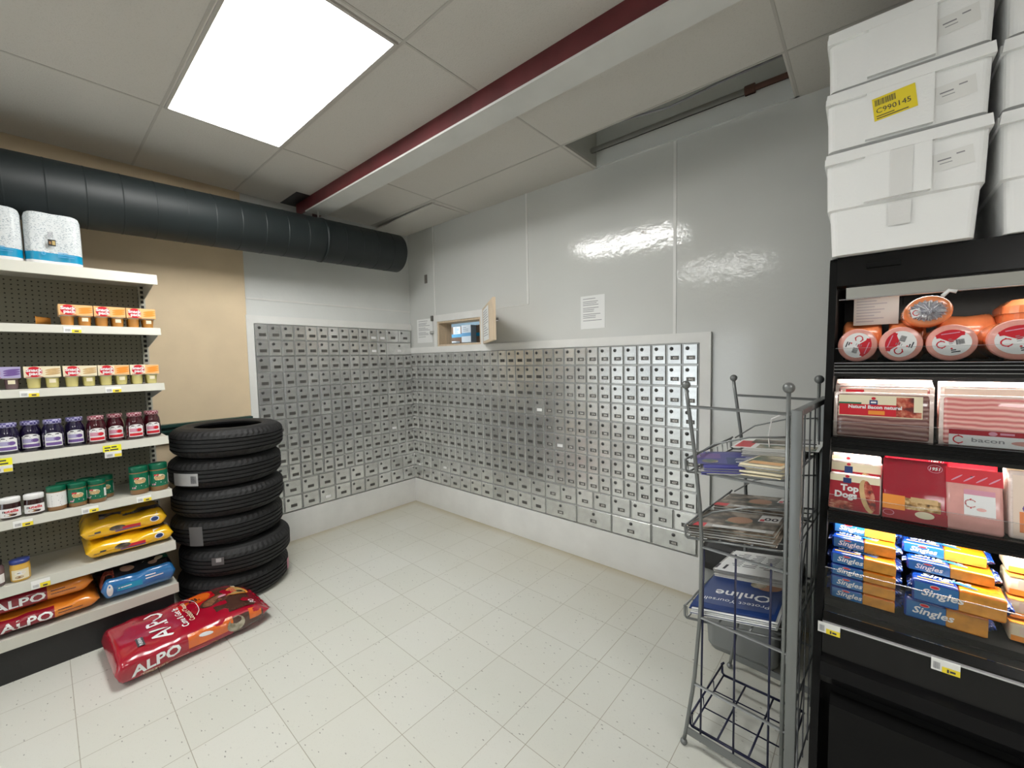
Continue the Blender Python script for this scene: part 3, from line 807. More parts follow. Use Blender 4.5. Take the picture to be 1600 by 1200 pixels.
# paper towels ------------------------------------------------
def outline(w, d, n=48):
    pts = []
    for i in range(n):
        a = 2 * PI * i / n; c, s_ = math.cos(a), math.sin(a)
        e = .42; x = math.copysign(abs(c) ** e, c) * d / 2; y = math.copysign(abs(s_) ** e, s_) * w / 2
        k = 1.
        notch = .012 * math.exp(-(y / .008) ** 2) if abs(x) > d * .4 else (.010 * math.exp(-(x / .008) ** 2) if abs(y) > w * .4 else 0)
        bul = .004 * math.cos(2 * PI * y / (w / 2) + PI) if abs(x) > d * .4 else 0
        pts.append((x - math.copysign(notch - bul, x) * (abs(x) > d * .4), y - math.copysign(notch, y) * (abs(y) > w * .4)))
    return pts
def towels():
    t = thing('paper_towel_pack', 'leftmost paper towel pack on the top shelf, cut by the photo edge', 'paper towels', (.50, -2.882, 2.138), 0, 'paper towel packs on the top shelf')
    ol = outline(.212, .21); hs = [0, .004, .02, .022, .023, .066, .067, .15, .245, .266, .274]
    sc_ = [.90, .97, 1, 1, 1, 1, 1, 1, .985, .93, .84]; m = MB(); n = len(ol)
    for i in range(len(hs) - 1):
        vs = [(x * sc_[k], y * sc_[k], hs[k]) for k in (i, i + 1) for x, y in ol]
        m.add(vs, [(j, (j + 1) % n, n + (j + 1) % n, n + j) for j in range(n)], 'towel_blue' if i == 4 else ('white' if i < 4 else 'towel_wrap'), True)
    m.add([(x * .84, y * .84, .274) for x, y in ol], [tuple(range(n))], 'towel_wrap'); m.add([(x * .9, y * .9, 0) for x, y in ol], [tuple(range(n - 1, -1, -1))], 'white')
    m.build('wrapped_rolls', t)
    fn = plane((.1105, 0, 0), (0, 1, 0), (0, 0, 1))
    m = MB(); m.patch(fn, -.022, .006, .10, .133, 'black', off=.001); m.patch(fn, -.007, .004, .106, .127, 'gold', off=.002); m.patch(fn, -.018, -.010, .108, .122, 'pb_brown', off=.002)
    for k in range(4): m.patch(fn, -.02 + k * .005, -.0175 + k * .005, .142, .172, 'ink_grey', off=.0015)
    fn = plane((.1075, 0, 0), (0, 1, 0), (0, 0, 1))
    lines(m, fn, .01, .066, .07, 3, .010, .004, 'print_cyan'); m.disc(fn, -.04, .058, .008, .009, 'print_cyan', ri=.5, off=.0015)
    m.build('printed_label', t)
    return t
tw = towels(); dup(tw, (.50, -2.668, 2.138), .0, 'paper towel pack on the top shelf, nearest the shelf end')

# pudding packs ------------------------------------------------
def snack(name, label, loc, base, sw, cup, group, accent):
    t = thing(name, label, 'pudding pack', loc, 0, group)
    W = .130; D = .13; z0 = .056; z1 = .114
    for cy in (-.033, .033):
        for cx in (.033, -.033):
            c = MB(); c.lathe([(.0001, 0), (.021, 0), (.0225, .004), (.026, .052), (.030, .054), (.030, .056), (.0001, .056)], cup, 20, (cx, cy, 0), mats=[cup, cup, cup, 'cup_clear', 'cup_clear', 'white'])
            c.build('pudding_cup', t)
    m = MB().box((-D / 2, -W / 2, z0 + .0005), (D / 2, W / 2, z1), base)
    fn = plane((D / 2, -W / 2, z0), (0, 1, 0), (0, 0, 1))
    m.patch(fn, W * .52, W, .002, .056, sw, off=.0006)
    for k in range(3): m.disc(fn, W * .78, .018 + k * .011, .028, .006, accent, off=.0009 + k * .0002, rot=.15)
    m.disc(fn, .036, .030, .029, .027, 'red', off=.0012, seg=18)
    m.text(fn, 'Snack', .008, .031, .0165, 'white', bold=.06, off=.0016, sx=1.05)
    m.text(fn, 'pack', .018, .013, .0165, 'white', bold=.06, off=.0016, sx=1.05)
    m.patch(fn, .006, .066, .0025, .0045, 'red', off=.0015)
    m.build('cardboard_sleeve', t)
    m = MB(); f = cylf((.033, .033, 0), .0265, -.0); m.patch(f, -.012, .012, .026, .046, 'cream', na=4, off=.001); m.build('cup_sticker', t)
    return t
o1 = snack('pudding_pack', 'orange butterscotch pudding pack, leftmost on the second shelf', (.532, -2.608, 1.824), 'orange_light', 'orange_light', 'cup_orange', 'orange pudding packs', 'orange')
dup(o1, (.532, -2.474, 1.824), 0, 'orange pudding pack, middle of the three on the second shelf')
dup(o1, (.532, -2.340, 1.824), 0, 'orange pudding pack, at the shelf end on the second shelf')
c = MB(); c.lathe([(.0001, 0), (.021, 0), (.026, .052), (.030, .054), (.030, .056), (.0001, .056)], 'cup_orange', 20, mtx=Matrix.Translation((.44, -2.70, 1.853)) @ Matrix.Rotation(PI / 2, 4, 'X'))
tag(c.build('pudding_cup'), 'single loose orange pudding cup lying left of the orange packs', 'pudding cup')
o2 = snack('pudding_pack', 'white and cream vanilla pudding pack left of its twin, third shelf', (.532, -2.748, 1.492), 'cream', 'cream', 'cup_yellow', 'vanilla pudding packs', 'bun')
dup(o2, (.532, -2.610, 1.492), 0, 'cream vanilla pudding pack, middle of the third shelf row')
o3 = snack('pudding_pack', 'cream pudding pack with orange swirl, second from the end, third shelf', (.532, -2.476, 1.492), 'cream', 'orange_light', 'cup_yellow', 'custard pudding packs', 'orange')
dup(o3, (.532, -2.342, 1.492), 0, 'cream pudding pack with orange swirl, at the third shelf end')
o4 = snack('pudding_pack', 'purple and cream chocolate pudding pack at the far left, third shelf', (.532, -2.888, 1.492), 'lav', 'lav', 'cup_dark', 'dark pudding packs', 'purple')

# jars ------------------------------------------------
def jam(label, loc, col, lid, acc, acc2, group):
    t = thing('jam_jar', label, 'jam jar', loc, 0, group); t.scale = (1.13, 1.13, 1.27)
    MB().lathe([(.0001, 0), (.033, 0), (.036, .006), (.0365, .07), (.034, .088), (.027, .104), (.026, .112)], col, 28).build('glass_jar', t)
    MB().lathe([(.028, .106), (.030, .107), (.030, .121), (.028, .124), (.0001, .124)], lid, 28).build('lid', t)
    m = MB(); f = cylf((0, 0, 0), .0370)
    m.patch(f, -.030, .030, .014, .062, 'white', na=8, off=.0006)
    m.disc(f, 0, .062, .026, .009, 'white', off=.0006, seg=14)
    m.patch(f, -.027, .027, .018, .030, acc, na=8, off=.001)
    m.patch(f, -.027, .004, .036, .052, acc2, na=5, off=.001); m.disc(f, .012, .044, .012, .008, acc, off=.0012, seg=10); lines(m, f, -.022, .056, .04, 1, .01, .003)
    m.build('paper_label', t)
    return t
j1 = jam('dark grape jam jar at the far left edge of the fourth shelf', (.590, -2.885, 1.166), 'jam_purple', 'check_purple', 'purple', 'lav', 'purple jam jars on the fourth shelf')
for y, lab in ((-2.808, 'dark grape jam jar, second from the left edge, fourth shelf'), (-2.730, 'dark grape jam jar, third from the left edge, fourth shelf'), (-2.648, 'dark grape jam jar standing next to the red jars, fourth shelf')): dup(j1, (.590 - .030 * (y in (-2.808, -2.648)), y, 1.166), 0, lab)
j2 = jam('strawberry jam jar with red lid, next to the grape jars', (.590, -2.566, 1.166), 'jam_red', 'check_red', 'red', 'pink', 'red jam jars on the fourth shelf')
for y, lab in ((-2.486, 'strawberry jam jar, second of four counted from the grape jars'), (-2.404, 'strawberry jam jar, third of four counted from the grape jars'), (-2.322, 'strawberry jam jar at the right end of the fourth shelf')): dup(j2, (.590 - .036 * (y in (-2.486, -2.322)), y, 1.166), 0, lab)
def peanut(label, loc, s, group, back=False):
    t = thing('peanut_butter_jar', label, 'peanut butter jar', loc, 0, group)
    r = .037 * s; h = .128 * (s if s < 1.05 else 1.28)
    MB().lathe([(.0001, 0), (r * .95, 0), (r, .006), (r, h * .76), (r * .95, h * .80)], 'pb_brown', 28).build('plastic_jar', t)
    MB().lathe([(r * .98, h * .79), (r * 1.0, h * .80), (r * 1.0, h * .98), (r * .96, h), (.0001, h)], 'pb_greenlid', 28).build('lid', t)
    m = MB(); f = cylf((0, 0, 0), r + .0004)
    if back:
        m.patch(f, -PI * r * .98, PI * r * .98, h * .17, h * .76, 'tag_white', na=24, off=.0004); lines(m, f, -.02, h * .62, .045, 7, .009, .003)
    else:
        m.patch(f, -PI * r * .98, PI * r * .98, h * .17, h * .76, 'pb_green', na=24, off=.0004)
        m.disc(f, .0, h * .50, r * .62, h * .11, 'cream', off=.001); 
        for a in (-.35, 0, .35): m.disc(f, r * a, h * .47, r * .22, h * .075, 'bun', off=.0014 + a * .0003, seg=10)
        m.patch(f, -r * .6, -r * .1, h * .56, h * .62, 'red', off=.002); lines(m, f, -r * .5, h * .30, r * 1.2, 2, h * .05, .004, 'tag_white'); m.patch(f, -r * .9, -r * .5, h * .22, h * .28, 'pink', off=.001)
        m.patch(f, r * 1.1, r * 1.5, h * .24, h * .6, 'tag_white', na=3, off=.001)
    m.build('printed_label', t)
    return t
p1 = peanut('large green peanut butter jar, left one of the pair at the shelf end', (.575, -2.402, .835), 1.19, 'large green peanut butter jars')
dup(p1, (.575, -2.312, .835), 0, 'large green peanut butter jar at the very end of the fifth shelf')
p2 = peanut('green lidded jar turned to show its pale back label, beside the white lidded jars', (.585, -2.737, .835), 1., 'small green peanut butter jars', True)
p3 = peanut('small green peanut butter jar in front, middle of its cluster', (.585, -2.660, .835), 1., 'small green peanut butter jars')
dup(p3, (.585, -2.583, .835), 0, 'small green peanut butter jar in front, right side of its cluster', rot=(0, 0, -.35))
dup(p3, (.506, -2.700, .835), 0, 'green jar in the back row of the cluster, left'); dup(p3, (.506, -2.622, .835), 0, 'green jar in the back row of the cluster, middle'); dup(p3, (.506, -2.545, .835), 0, 'green jar in the back row of the cluster, right')
def nut(label, loc):
    t = thing('spread_jar', label, 'spread jar', loc, 0, 'white lidded chocolate spread jars')
    MB().lathe([(.0001, 0), (.030, 0), (.0345, .008), (.0355, .05), (.033, .070), (.0315, .082)], 'nut_brown', 28, sx=.85, sy=1.05).build('glass_jar', t)
    MB().lathe([(.033, .082), (.0345, .083), (.0345, .104), (.032, .108), (.0001, .108)], 'white', 28, sx=.88, sy=1.05).build('lid', t)
    m = MB(); f = cylf((0, 0, 0), .0365, 0, .85, 1.05)
    m.patch(f, -.040, .040, .012, .056, 'white', na=12, off=.0006)
    m.text(f, 'n', -.027, .036, .015, 'ink', bold=.04, off=.0012); m.text(f, 'utella', -.018, .036, .015, 'red', bold=.04, off=.0012)
    m.disc(f, 0, .024, .022, .007, 'pb_brown', off=.001, seg=12); m.disc(f, .01, .022, .010, .005, 'jam_red', off=.0014, seg=10)
    m.build('paper_label', t); return t
n1 = nut('white lidded chocolate spread jar at the left photo edge', (.590, -2.897, .835)); dup(n1, (.590, -2.817, .835), 0, 'white lidded chocolate spread jar next to the green lidded jars')
t = thing('cheese_spread_jar', 'yellow spread jar with dark blue lid, alone on the sixth shelf', 'spread jar', (.580, -2.884, .505))
MB().lathe([(.0001, 0), (.033, 0), (.036, .008), (.036, .07), (.034, .085), (.033, .092)], 'must_yellow', 28).build('glass_jar', t)
MB().lathe([(.034, .090), (.0355, .091), (.0355, .108), (.0001, .110)], 'blue_lid', 28).build('lid', t)
m = MB(); f = cylf((0, 0, 0), .0364); m.patch(f, -.032, .032, .012, .062, 'cream', na=8, off=.0006); m.disc(f, 0, .044, .018, .009, 'white', off=.001); lines(m, f, -.010, .043, .02, 1, .01, .003, 'ink'); m.disc(f, -.004, .024, .015, .006, 'pb_brown', off=.001); m.build('paper_label', t)
t = thing('dark_jar', 'dark jar half cut off left of the yellow spread jar', 'spread jar', (.580, -2.972, .505))
MB().lathe([(.0001, 0), (.036, 0), (.038, .01), (.038, .09), (.03, .105)], 'cup_dark', 24).build('glass_jar', t); MB().lathe([(.031, .104), (.032, .128), (.0001, .13)], 'black', 24).build('lid', t)
m = MB(); f = cylf((0, 0, 0), .0384); m.patch(f, .02, .045, .015, .06, 'white', na=3, off=.0006); m.build('paper_label', t)

# bags ------------------------------------------------
def bagfn(Lg, W, T, sd=0, wr=.004, ends=.22, p=2.6, sag=0., e0=None):
    R = random.Random(sd); ph = [R.uniform(0, 6) for _ in range(8)]
    def prof(s):
        e = min(s / (e0 or ends), (1 - s) / ends)
        return 1. if e >= 1 else max(.02, (1 - (1 - e) ** 2.4)) 
    def wrk(a, b): return wr * (math.sin(a * 31 + ph[0] + 3 * math.sin(b * 13 + ph[1])) + .6 * math.sin(b * 47 + ph[2] + a * 22) + .5 * math.sin(a * 67 + b * 25 + ph[3]))
    def TT(s): return T * prof(s) * (1 - sag * math.sin(PI * s))
    def WW(s): return W * (.90 + .10 * min(1, prof(s) * 1.2))
    def top(s, b):          # s in 0..Lg, b in -W/2..W/2
        u = min(max(s / Lg, 0), 1); k = min(abs(2 * b / WW(u)), .995)
        return Vector((-b, s - Lg / 2, T / 2 + TT(u) / 2 * (1 - k ** p) ** (1 / p) + wrk(s, b) * prof(u)))
    def side(s, z):         # front side +x ; z in -1..1
        u = min(max(s / Lg, 0), 1); k = min(abs(z), .99)
        return Vector((WW(u) / 2 * (1 - k ** p) ** (1 / p) + wrk(s, z * .1) * .7 * prof(u), s - Lg / 2, T / 2 + z * TT(u) / 2))
    def surf(u, v):
        t = 2 * PI * v; c, s_ = math.cos(t), math.sin(t)
        x = math.copysign(abs(c) ** (2 / p), c) * WW(u) / 2; z = math.copysign(abs(s_) ** (2 / p), s_) * TT(u) / 2
        k = wrk(u * Lg, x) * prof(u)
        return Vector((x + (wrk(u * Lg, z) * .7 * prof(u) if abs(c) > .6 else 0) * (1 if c > 0 else -1), u * Lg - Lg / 2, T / 2 + z + (k if s_ > .15 else 0)))
    return top, side, surf
def bag_body(m, surf, matf, nu=40, nv=48):
    vs = []; 
    for i in range(nu + 1):
        for j in range(nv): vs.append(surf(i / nu, j / nv))
    by = {}
    for i in range(nu):
        for j in range(nv):
            f = (i * nv + j, i * nv + (j + 1) % nv, (i + 1) * nv + (j + 1) % nv, (i + 1) * nv + j)
            by.setdefault(matf((i + .5) / nu, (j + .5) / nv), []).append(f)
    o = len(m.v); m.v += [tuple(v) for v in vs]
    for k, fs in by.items():
        q = m.mi(k)
        for f in fs: m.f.append(tuple(a + o for a in reversed(f))); m.m.append(q); m.sm.append(True)
    return m
# red bag lying on the floor
t = thing('dog_food_bag', 'large red dog food bag lying on the floor before the tyres', 'dog food bag', (.895, -2.265, 0), math.radians(2))
BL, BWd, BT = .70, .47, .150
top, side, surf = bagfn(BL, BWd, BT, 3, .0028, .22, 3.8, 0., .045)
m = bag_body(MB(), surf, lambda u, v: 'bag_red', 56, 64)
for e in (1,):
    y = -BL / 2 if e == 0 else BL / 2; s_ = -1 if e == 0 else 1
    m.grid(lambda u, v: Vector((( v - .5) * BWd * .88, y + s_ * .022 * u, BT / 2 - .018 * u * u + .003 * math.sin(v * 40))), 3, 24, 'bag_red')
m.build('bag_body', t)
m = MB()
ft = lambda a, b: top(a, b)
# a runs along the bag from its head (left in the photo); b > 0 is towards the shelving
m.patch(ft, .30, .675, .02, .20, 'bag_red2', na=20, nb=14, off=.0010)
m.patch(ft, .45, .64, -.185, .0, 'bag_brown', na=14, nb=10, off=.0012)
m.patch(ft, .50, .655, .0, .19, 'bag_brown', na=14, nb=12, off=.0014)
m.disc(ft, .41, .12, .075, .065, 'bag_orange2', off=.0022, seg=28)
for k in range(5): m.patch(ft, .375 + k * .016, .386 + k * .016, .10, .15, 'bag_brown', off=.0030)
m.patch(ft, .36, .455, .120, .128, 'bag_brown', na=4, off=.0032)
m.disc(ft, .50, .015, .105, .052, 'bag_brown', off=.0028, seg=28, rot=.35); m.disc(ft, .495, .010, .085, .038, 'meat_brown', off=.0034, seg=24, rot=.35)
m.disc(ft, .525, .03, .026, .012, 'pink', off=.0040, seg=14, rot=.35)
m.disc(ft, .605, .045, .060, .065, 'orange', off=.0036, seg=28); m.disc(ft, .60, .045, .050, .055, 'gold', off=.0042, seg=28)
m.disc(ft, .615, .030, .020, .020, 'bag_brown', off=.0048)
for k in range(3): m.patch(ft, .575 + k * .010, .580 + k * .010, .03, .09, 'red', off=.0050)
m.disc(ft, .335, .05, .060, .15, 'red_dark', off=.0030, seg=30, t0=-1.1, t1=1.3, ri=.55); m.disc(ft, .338, .05, .063, .155, 'white', off=.0032, seg=30, t0=-1.1, t1=1.3, ri=.96)
m.text(ft, 'ALPO', .245, -.172, .090, 'white', rot=PI / 2, bold=.015, off=.0030, sub=1, sx=1.04)
m.text(ft, 'Come & Get It', .315, -.165, .030, 'white', rot=PI / 2, bold=.02, off=.0044, sub=1, shear=.2)
m.text(ft, 'Cookout Classics', .352, -.120, .026, 'cream', rot=PI / 2, bold=.01, off=.0044, sub=1)
m.patch(ft, .098, .128, -.165, -.085, 'ink', na=3, nb=5, off=.0026); m.text(ft, 'PURINA', .120, -.160, .015, 'white', rot=PI / 2, off=.0034, bold=.02)
m.patch(ft, .60, .622, .12, .17, 'cream', na=2, nb=4, off=.0034)
m.text(ft, 'PO', .645, -.16, .03, 'white', rot=PI / 2, off=.0034, sub=1, bold=.02)
m.build('front_print', t)
m = MB(); fs = lambda a, z: side(a, z)
m.patch(fs, .29, .50, -.20, .72, 'bag_orange2', na=20, nb=8, off=.0016); m.patch(fs, .50, .66, -.7, .6, 'bag_brown', na=14, nb=8, off=.0018); m.patch(fs, .585, .65, .0, .75, 'bag_orange2', na=6, nb=5, off=.0026)
m.disc(fs, .515, .10, .045, .55, 'photo_multi', off=.0028, seg=20)
m.disc(fs, .28, -.85, .16, .60, 'kibble', off=.0012, seg=28, t0=.12, t1=PI - .12)
vs = lambda a, b: side(a, b / (BT / 2))
m.text(vs, 'ALPO', .060, -.028, .050, 'white', bold=.04, off=.0034, sub=1, sx=1.15, shear=.1, rot=.10)
m.text(vs, 'Come & Get It', .10, -.042, .012, 'cream', off=.0032, sub=0); m.patch(fs, .09, .29, -.44, -.42, 'cream', na=10, off=.003)
m.disc(fs, .37, .35, .030, .16, 'white', off=.0034, seg=12, rot=.1)
m.build('side_print', t)
# yellow bags
def ybag(label, loc, Lg, W, T, sd, rz):
    t = thing('dog_food_bag', label, 'dog food bag', loc, rz, 'yellow dog food bags on the sixth shelf')
    top, side, surf = bagfn(Lg, W, T, sd, .003, .10, 3.0)
    m = bag_body(MB(), surf, lambda u, v: 'bag_yellow'); m.build('bag_body', t)
    m = MB(); fs = lambda a, b: side(a, b / (T / 2))
    m.patch(fs, .17, .25, -.012, .004, 'red', na=6, off=.0016); m.patch(fs, .14, .25, -.020, -.013, 'purple', na=6, off=.0016)
    m.disc(fs, .15, .002, .035, .014, 'photo_dark', off=.0018, seg=14)
    m.disc(fs, .315, .006, .022, .016, 'white', off=.0018); m.disc(fs, .315, .006, .017, .012, 'print_blue', off=.0022)
    m.patch(fs, .055, .08, -.005, .004, 'ink', na=2, off=.002); lines(m, fs, .03, -.010, .05, 1, .01, .003, 'ink')
    m.text(top, 'PEDIGREE', .19, -W * .30, .026, 'ink', off=.003, bold=.02, sub=1, sx=1.1)
    m.patch(top, .08, .20, -W * .33, -.02, 'photo_dark', na=8, nb=6, off=.002); m.patch(top, .20, .37, -W * .32, -W * .1, 'photo_dark', na=8, nb=4, off=.002)
    m.patch(fs, .29, .33, .030, .040, 'tag_white', off=.002)
    m.build('printed_art', t)
ybag('yellow dog food bag, lower of the two on the sixth shelf', (.435, -2.456, .504), .385, .37, .098, 5, 0.)
ybag('yellow dog food bag, upper of the two on the sixth shelf', (.425, -2.470, .604), .375, .35, .110, 8, -.03)
# blue bag
t = thing('dog_food_bag', 'blue and black dog food bag at the end of the bottom shelf', 'dog food bag', (.424, -2.434, .2365))
T = .155; top, side, surf = bagfn(.335, .40, T, 11, .003, .10, 3.0)
m = bag_body(MB(), surf, lambda u, v: 'bag_blue' if (v < .10 or v > .80) else 'bag_dark'); m.build('bag_body', t)
m = MB(); fs = lambda a, b: side(a, b / (T / 2))
m.disc(top, .12, -.12, .032, .035, 'skin', off=.003); m.disc(top, .235, -.13, .022, .022, 'skin', off=.003); m.disc(top, .24, -.10, .05, .025, 'cream', off=.0024); m.patch(top, .0, .06, -.17, -.08, 'photo_meat', off=.0022, na=6, nb=6)
m.patch(top, .25, .31, -.12, -.02, 'pb_green', off=.0018, na=4, nb=4)
m.patch(fs, .065, .175, -.018, .012, 'towel_blue', na=8, off=.0016); lines(m, fs, .07, -.004, .10, 2, .014, .006, 'white', seed=4); m.disc(fs, .035, .0, .014, .035, 'white', off=.002); lines(m, fs, .19, .02, .09, 2, .016, .006, 'white')
m.build('printed_art', t)
# orange and maroon bags
def obag(label, loc, sd, T):
    t = thing('dog_food_bag', label, 'dog food bag', loc, 0, 'orange and maroon dog food bags on the bottom shelf')
    top, side, surf = bagfn(.46, .40, T, sd, .003, .12, 2.8)
    m = bag_body(MB(), surf, lambda u, v: 'bag_orange' if u > .62 or (.10 < v < .42) else 'bag_maroon'); m.build('bag_body', t)
    m = MB(); fs = lambda a, b: side(a, b / (T / 2))
    m.text(fs, 'ALPO', .105, -.018, .040, 'white', bold=.035, off=.002, sub=1, sx=1.3); lines(m, fs, .30, .01, .1, 2, .016, .004, 'bag_brown'); m.disc(top, .22, -.10, .05, .03, 'photo_dark', off=.002)
    m.build('printed_art', t)
obag('orange and maroon dog food bag, lower of the pair on the bottom shelf', (.425, -2.838, .2365), 21, .100)
obag('orange and maroon dog food bag, upper of the pair on the bottom shelf', (.420, -2.858, .339), 24, .118)
# ------------------------------------------------------------------ newspaper rack (front faces -X, towards the corner)
t = thing('newspaper_rack', 'grey metal newspaper rack on slanted legs beside the cooler', 'newspaper rack', (3.690, -1.150, 0), math.radians(-4.0))
WR = .575                                       # width along local +Y; local -X is the front
LEG = [(.340, .012), (.333, .057), (.300, .296), (.278, .589), (.275, .846), (.280, .978), (.303, 1.209), (.339, 1.470)]
def lu(z):
    for (u0, z0), (u1, z1) in zip(LEG, LEG[1:]):
        if z <= z1: return u0 + (u1 - u0) * (z - z0) / (z1 - z0)
    return LEG[-1][0]
for v in (0, WR):
    pts = []
    for i in range(25):
        z = .012 + (1.470 - .012) * i / 24; pts.append((-lu(z), v, z))
    g = MB().tube(pts, .0072, 'rack_metal', 10).build('front_leg', t)
    MB().sphere((-LEG[-1][0], v, 1.482), .0165, 'rack_metal', 16).build('ball_finial', g)
    MB().sphere((-LEG[0][0], v, .014), .0135, 'rack_metal', 14).build('ball_foot', g)
    g = MB().tube([(0, v, .0), (0, v, 1.47)], .0066, 'rack_metal', 10).build('rear_leg', t)
    MB().sphere((0, v, 1.482), .0185, 'rack_metal', 16).build('ball_finial', g)
    MB().rbox((.009, v - .010, .0), (.041, v + .010, 1.41), .003, 'rack_metal').rbox((.006, v - .006, 1.22), (.016, v + .006, 1.25), .002, 'rack_metal').rbox((.006, v - .006, .53), (.016, v + .006, .56), .002, 'rack_metal').build('square_post', t)
    for z in (1.398, 1.145, .855, .57, .285): MB().cyl((-lu(z), v, z), (.014, v, z - .004), .0058, 'rack_metal', 8).build('side_rail', t)
    m = MB(); m.box((-.33, v - .003, .055), (.014, v + .003, .085), 'rack_metal'); m.build('foot_bar', t)
MB().rbox((.012, .011, 1.388), (.038, WR - .011, 1.41), .003, 'rack_metal').build('top_bar', t)
b = MB()
for v in (.03, .13, .23, .33, .43, .545): b.cyl((.025, v, .03), (.025, v, 1.39), .0028, 'rack_wire', 6)
for z in (.06, .35, .64, .93, 1.20): b.cyl((.025, 0, z), (.025, WR, z), .0028, 'rack_wire', 6)
for z0 in (.06, .35, .64): b.cyl((.025, .03, z0), (.025, .23, z0 + .29), .0024, 'rack_wire', 6)
b.build('back_grid', t)
b = MB()
for v in (.004,):
    for u, z1 in ((.268, .85), (.155, .86), (.042, .865)): b.tube([(-u - .008 * (u > .2), v, .05), (-u, v, z1)], .0038, 'wire_blue', 6)
b.build('side_wires', t)
# wire shelves with lips
def wshelf(z, fz, col='rack_metal', uf=.335, arch=True, v0=.02, v1=WR - .02, ub=0., nr=8):
    m = MB()
    P = lambda u, v, dz=0: (-u, v, z + (fz - z) * (u / .335) + dz)
    for k in range(nr + 1):
        v = v0 + (v1 - v0) * k / nr; m.tube([P(ub, v), P(uf, v), P(uf + .004, v, .045)], .0028, col, 6)
    for u in (ub, .11, .22, uf): m.tube([P(u, v0), P(u, v1)], .0038, col, 6)
    m.tube([P(uf + .004, v0, .055), P(uf + .004, v1, .055)], .0042, col, 6)
    m.build('wire_tray', t)
    for v in (v0 - .006, v1 + .006):
        m = MB()
        m.tube([P(uf, v, .0), P(uf + .008, v, .008), P(uf + .010, v, .05), P(uf + .0, v, .060)], .0048, col, 6)
        if arch: m.tube([P(uf - .01, v, .055), P(.24, v, .115), P(.12, v, .145), P(.0, v, .15)], .0036, col, 6)
        m.tube([P(uf, v), P(.0, v)], .0042, col, 6); m.build('tray_side', t)
    return P
P1 = wshelf(1.165, 1.135); P2 = wshelf(.915, .868); P3 = wshelf(.60, .535, 'rack_metal', arch=False); P4 = wshelf(.085, .075, 'wire_blue', .315, False, .03, .40, 0., 3)
# trays end; the papers ---------------------------------------
rot = math.radians(-4.0); RO = Vector((3.690, -1.150, 0))
def rk(x, y, z):
    c, s_ = math.cos(rot), math.sin(rot); return (RO.x + c * x - s_ * y, RO.y + s_ * x + c * y, z)
def paper_pile(name, label, cat, loc, w, d, n, th, mat, rz=0., tilt=0., art=None, spread=.006, page='newsprint', group=None):
    # w along local X, d along local Y
    t = thing(name, label, cat, rk(*loc), 0, group); t.rotation_euler = (0, tilt, rot + rz)
    R = random.Random(label)
    if n > 1:
        m = MB()
        for i in range(n - 1):
            ox, oy = R.uniform(-spread, spread), R.uniform(-spread, spread)
            m.rbox((-w / 2 + ox, -d / 2 + oy, i * th + .0003), (w / 2 + ox, d / 2 + oy, (i + 1) * th - .0003), .0015, page if i % 2 else mat, 1)
        m.build('inner_copies', t)
    m = MB(); z = (n - 1) * th
    m.rbox((-w / 2, -d / 2, z + .0002), (w / 2, d / 2, z + th), .0015, mat, 1)
    if art: art(m, plane((0, 0, z + th), (-1, 0, 0), (0, -1, 0)))
    m.build('front_page', t)
    return t
def art_flyer(m, f):
    m.patch(f, -.14, .14, -.10, .10, 'print_violet'); m.patch(f, -.13, .02, -.02, .09, 'print_blue', off=.001); m.patch(f, .04, .13, -.09, .0, 'purple', off=.001)
    m.patch(f, -.12, -.01, .05, .065, 'white', off=.0015); lines(m, f, -.12, .03, .12, 4, .018, .006, 'white'); m.disc(f, .08, .05, .03, .03, 'photo_multi', off=.0016)
def art_map(m, f):
    m.patch(f, -.15, .15, -.12, .12, 'paper'); m.patch(f, -.14, .06, .02, .11, 'photo_multi', off=.001); m.patch(f, -.05, .10, -.10, .0, 'photo_dark', off=.001); m.patch(f, .08, .14, -.05, .10, 'red', off=.001)
    m.patch(f, -.13, -.07, -.05, -.02, 'ink', off=.0015); lines(m, f, -.13, -.075, .10, 3, .012, .004)
def art_mag(m, f):
    m.patch(f, -.145, .145, -.105, .105, 'photo_dark'); m.patch(f, -.145, .145, .070, .100, 'newsprint', off=.001); m.patch(f, .09, .145, .065, .105, 'red', off=.0013); lines(m, f, -.12, .075, .19, 2, -.012, .006, 'tag_white', seed=2)
    m.disc(f, -.01, -.01, .045, .04, 'skintone', off=.0016); m.disc(f, -.01, .01, .05, .03, 'photo_multi', off=.0012); m.patch(f, -.14, -.07, -.10, -.02, 'tag_white', off=.0016); m.text(f, '00', -.135, -.07, .035, 'ink', off=.002, bold=.03); m.patch(f, -.09, -.075, -.05, -.025, 'red', off=.002)
def art_online(m, f):
    m.patch(f, -.14, .14, -.17, .10, 'print_blue'); m.text(f, 'Online', -.115, -.03, .055, 'white', bold=.02, off=.0012); m.text(f, 'Protect Yourself', -.12, .045, .026, 'white', off=.0012); m.disc(f, -.09, -.11, .045, .035, 'skintone', off=.0012); m.disc(f, -.05, -.12, .03, .03, 'photo_multi', off=.0016)
def art_class(m, f):
    m.patch(f, -.14, .14, -.13, .13, 'paper'); m.text(f, '11', .09, .06, .05, 'ink', off=.001, bold=.05)
    for c in range(4): lines(m, f, -.13 + c * .062, .05, .055, 9, .018, .006, 'ink', seed=c)
paper_pile('flyer', 'blue and violet flyer pile at the front of the rack top tray', 'flyer', (-.215, .155, 1.148), .21, .27, 8, .004, 'print_violet', .35, -.06, art_flyer, .012)
paper_pile('newspaper', 'grey folded newspaper pile at the wall side of the top tray', 'newspaper', (-.105, .38, 1.162), .20, .33, 9, .006, 'newsprint', .05, -.06, art_map, .006)
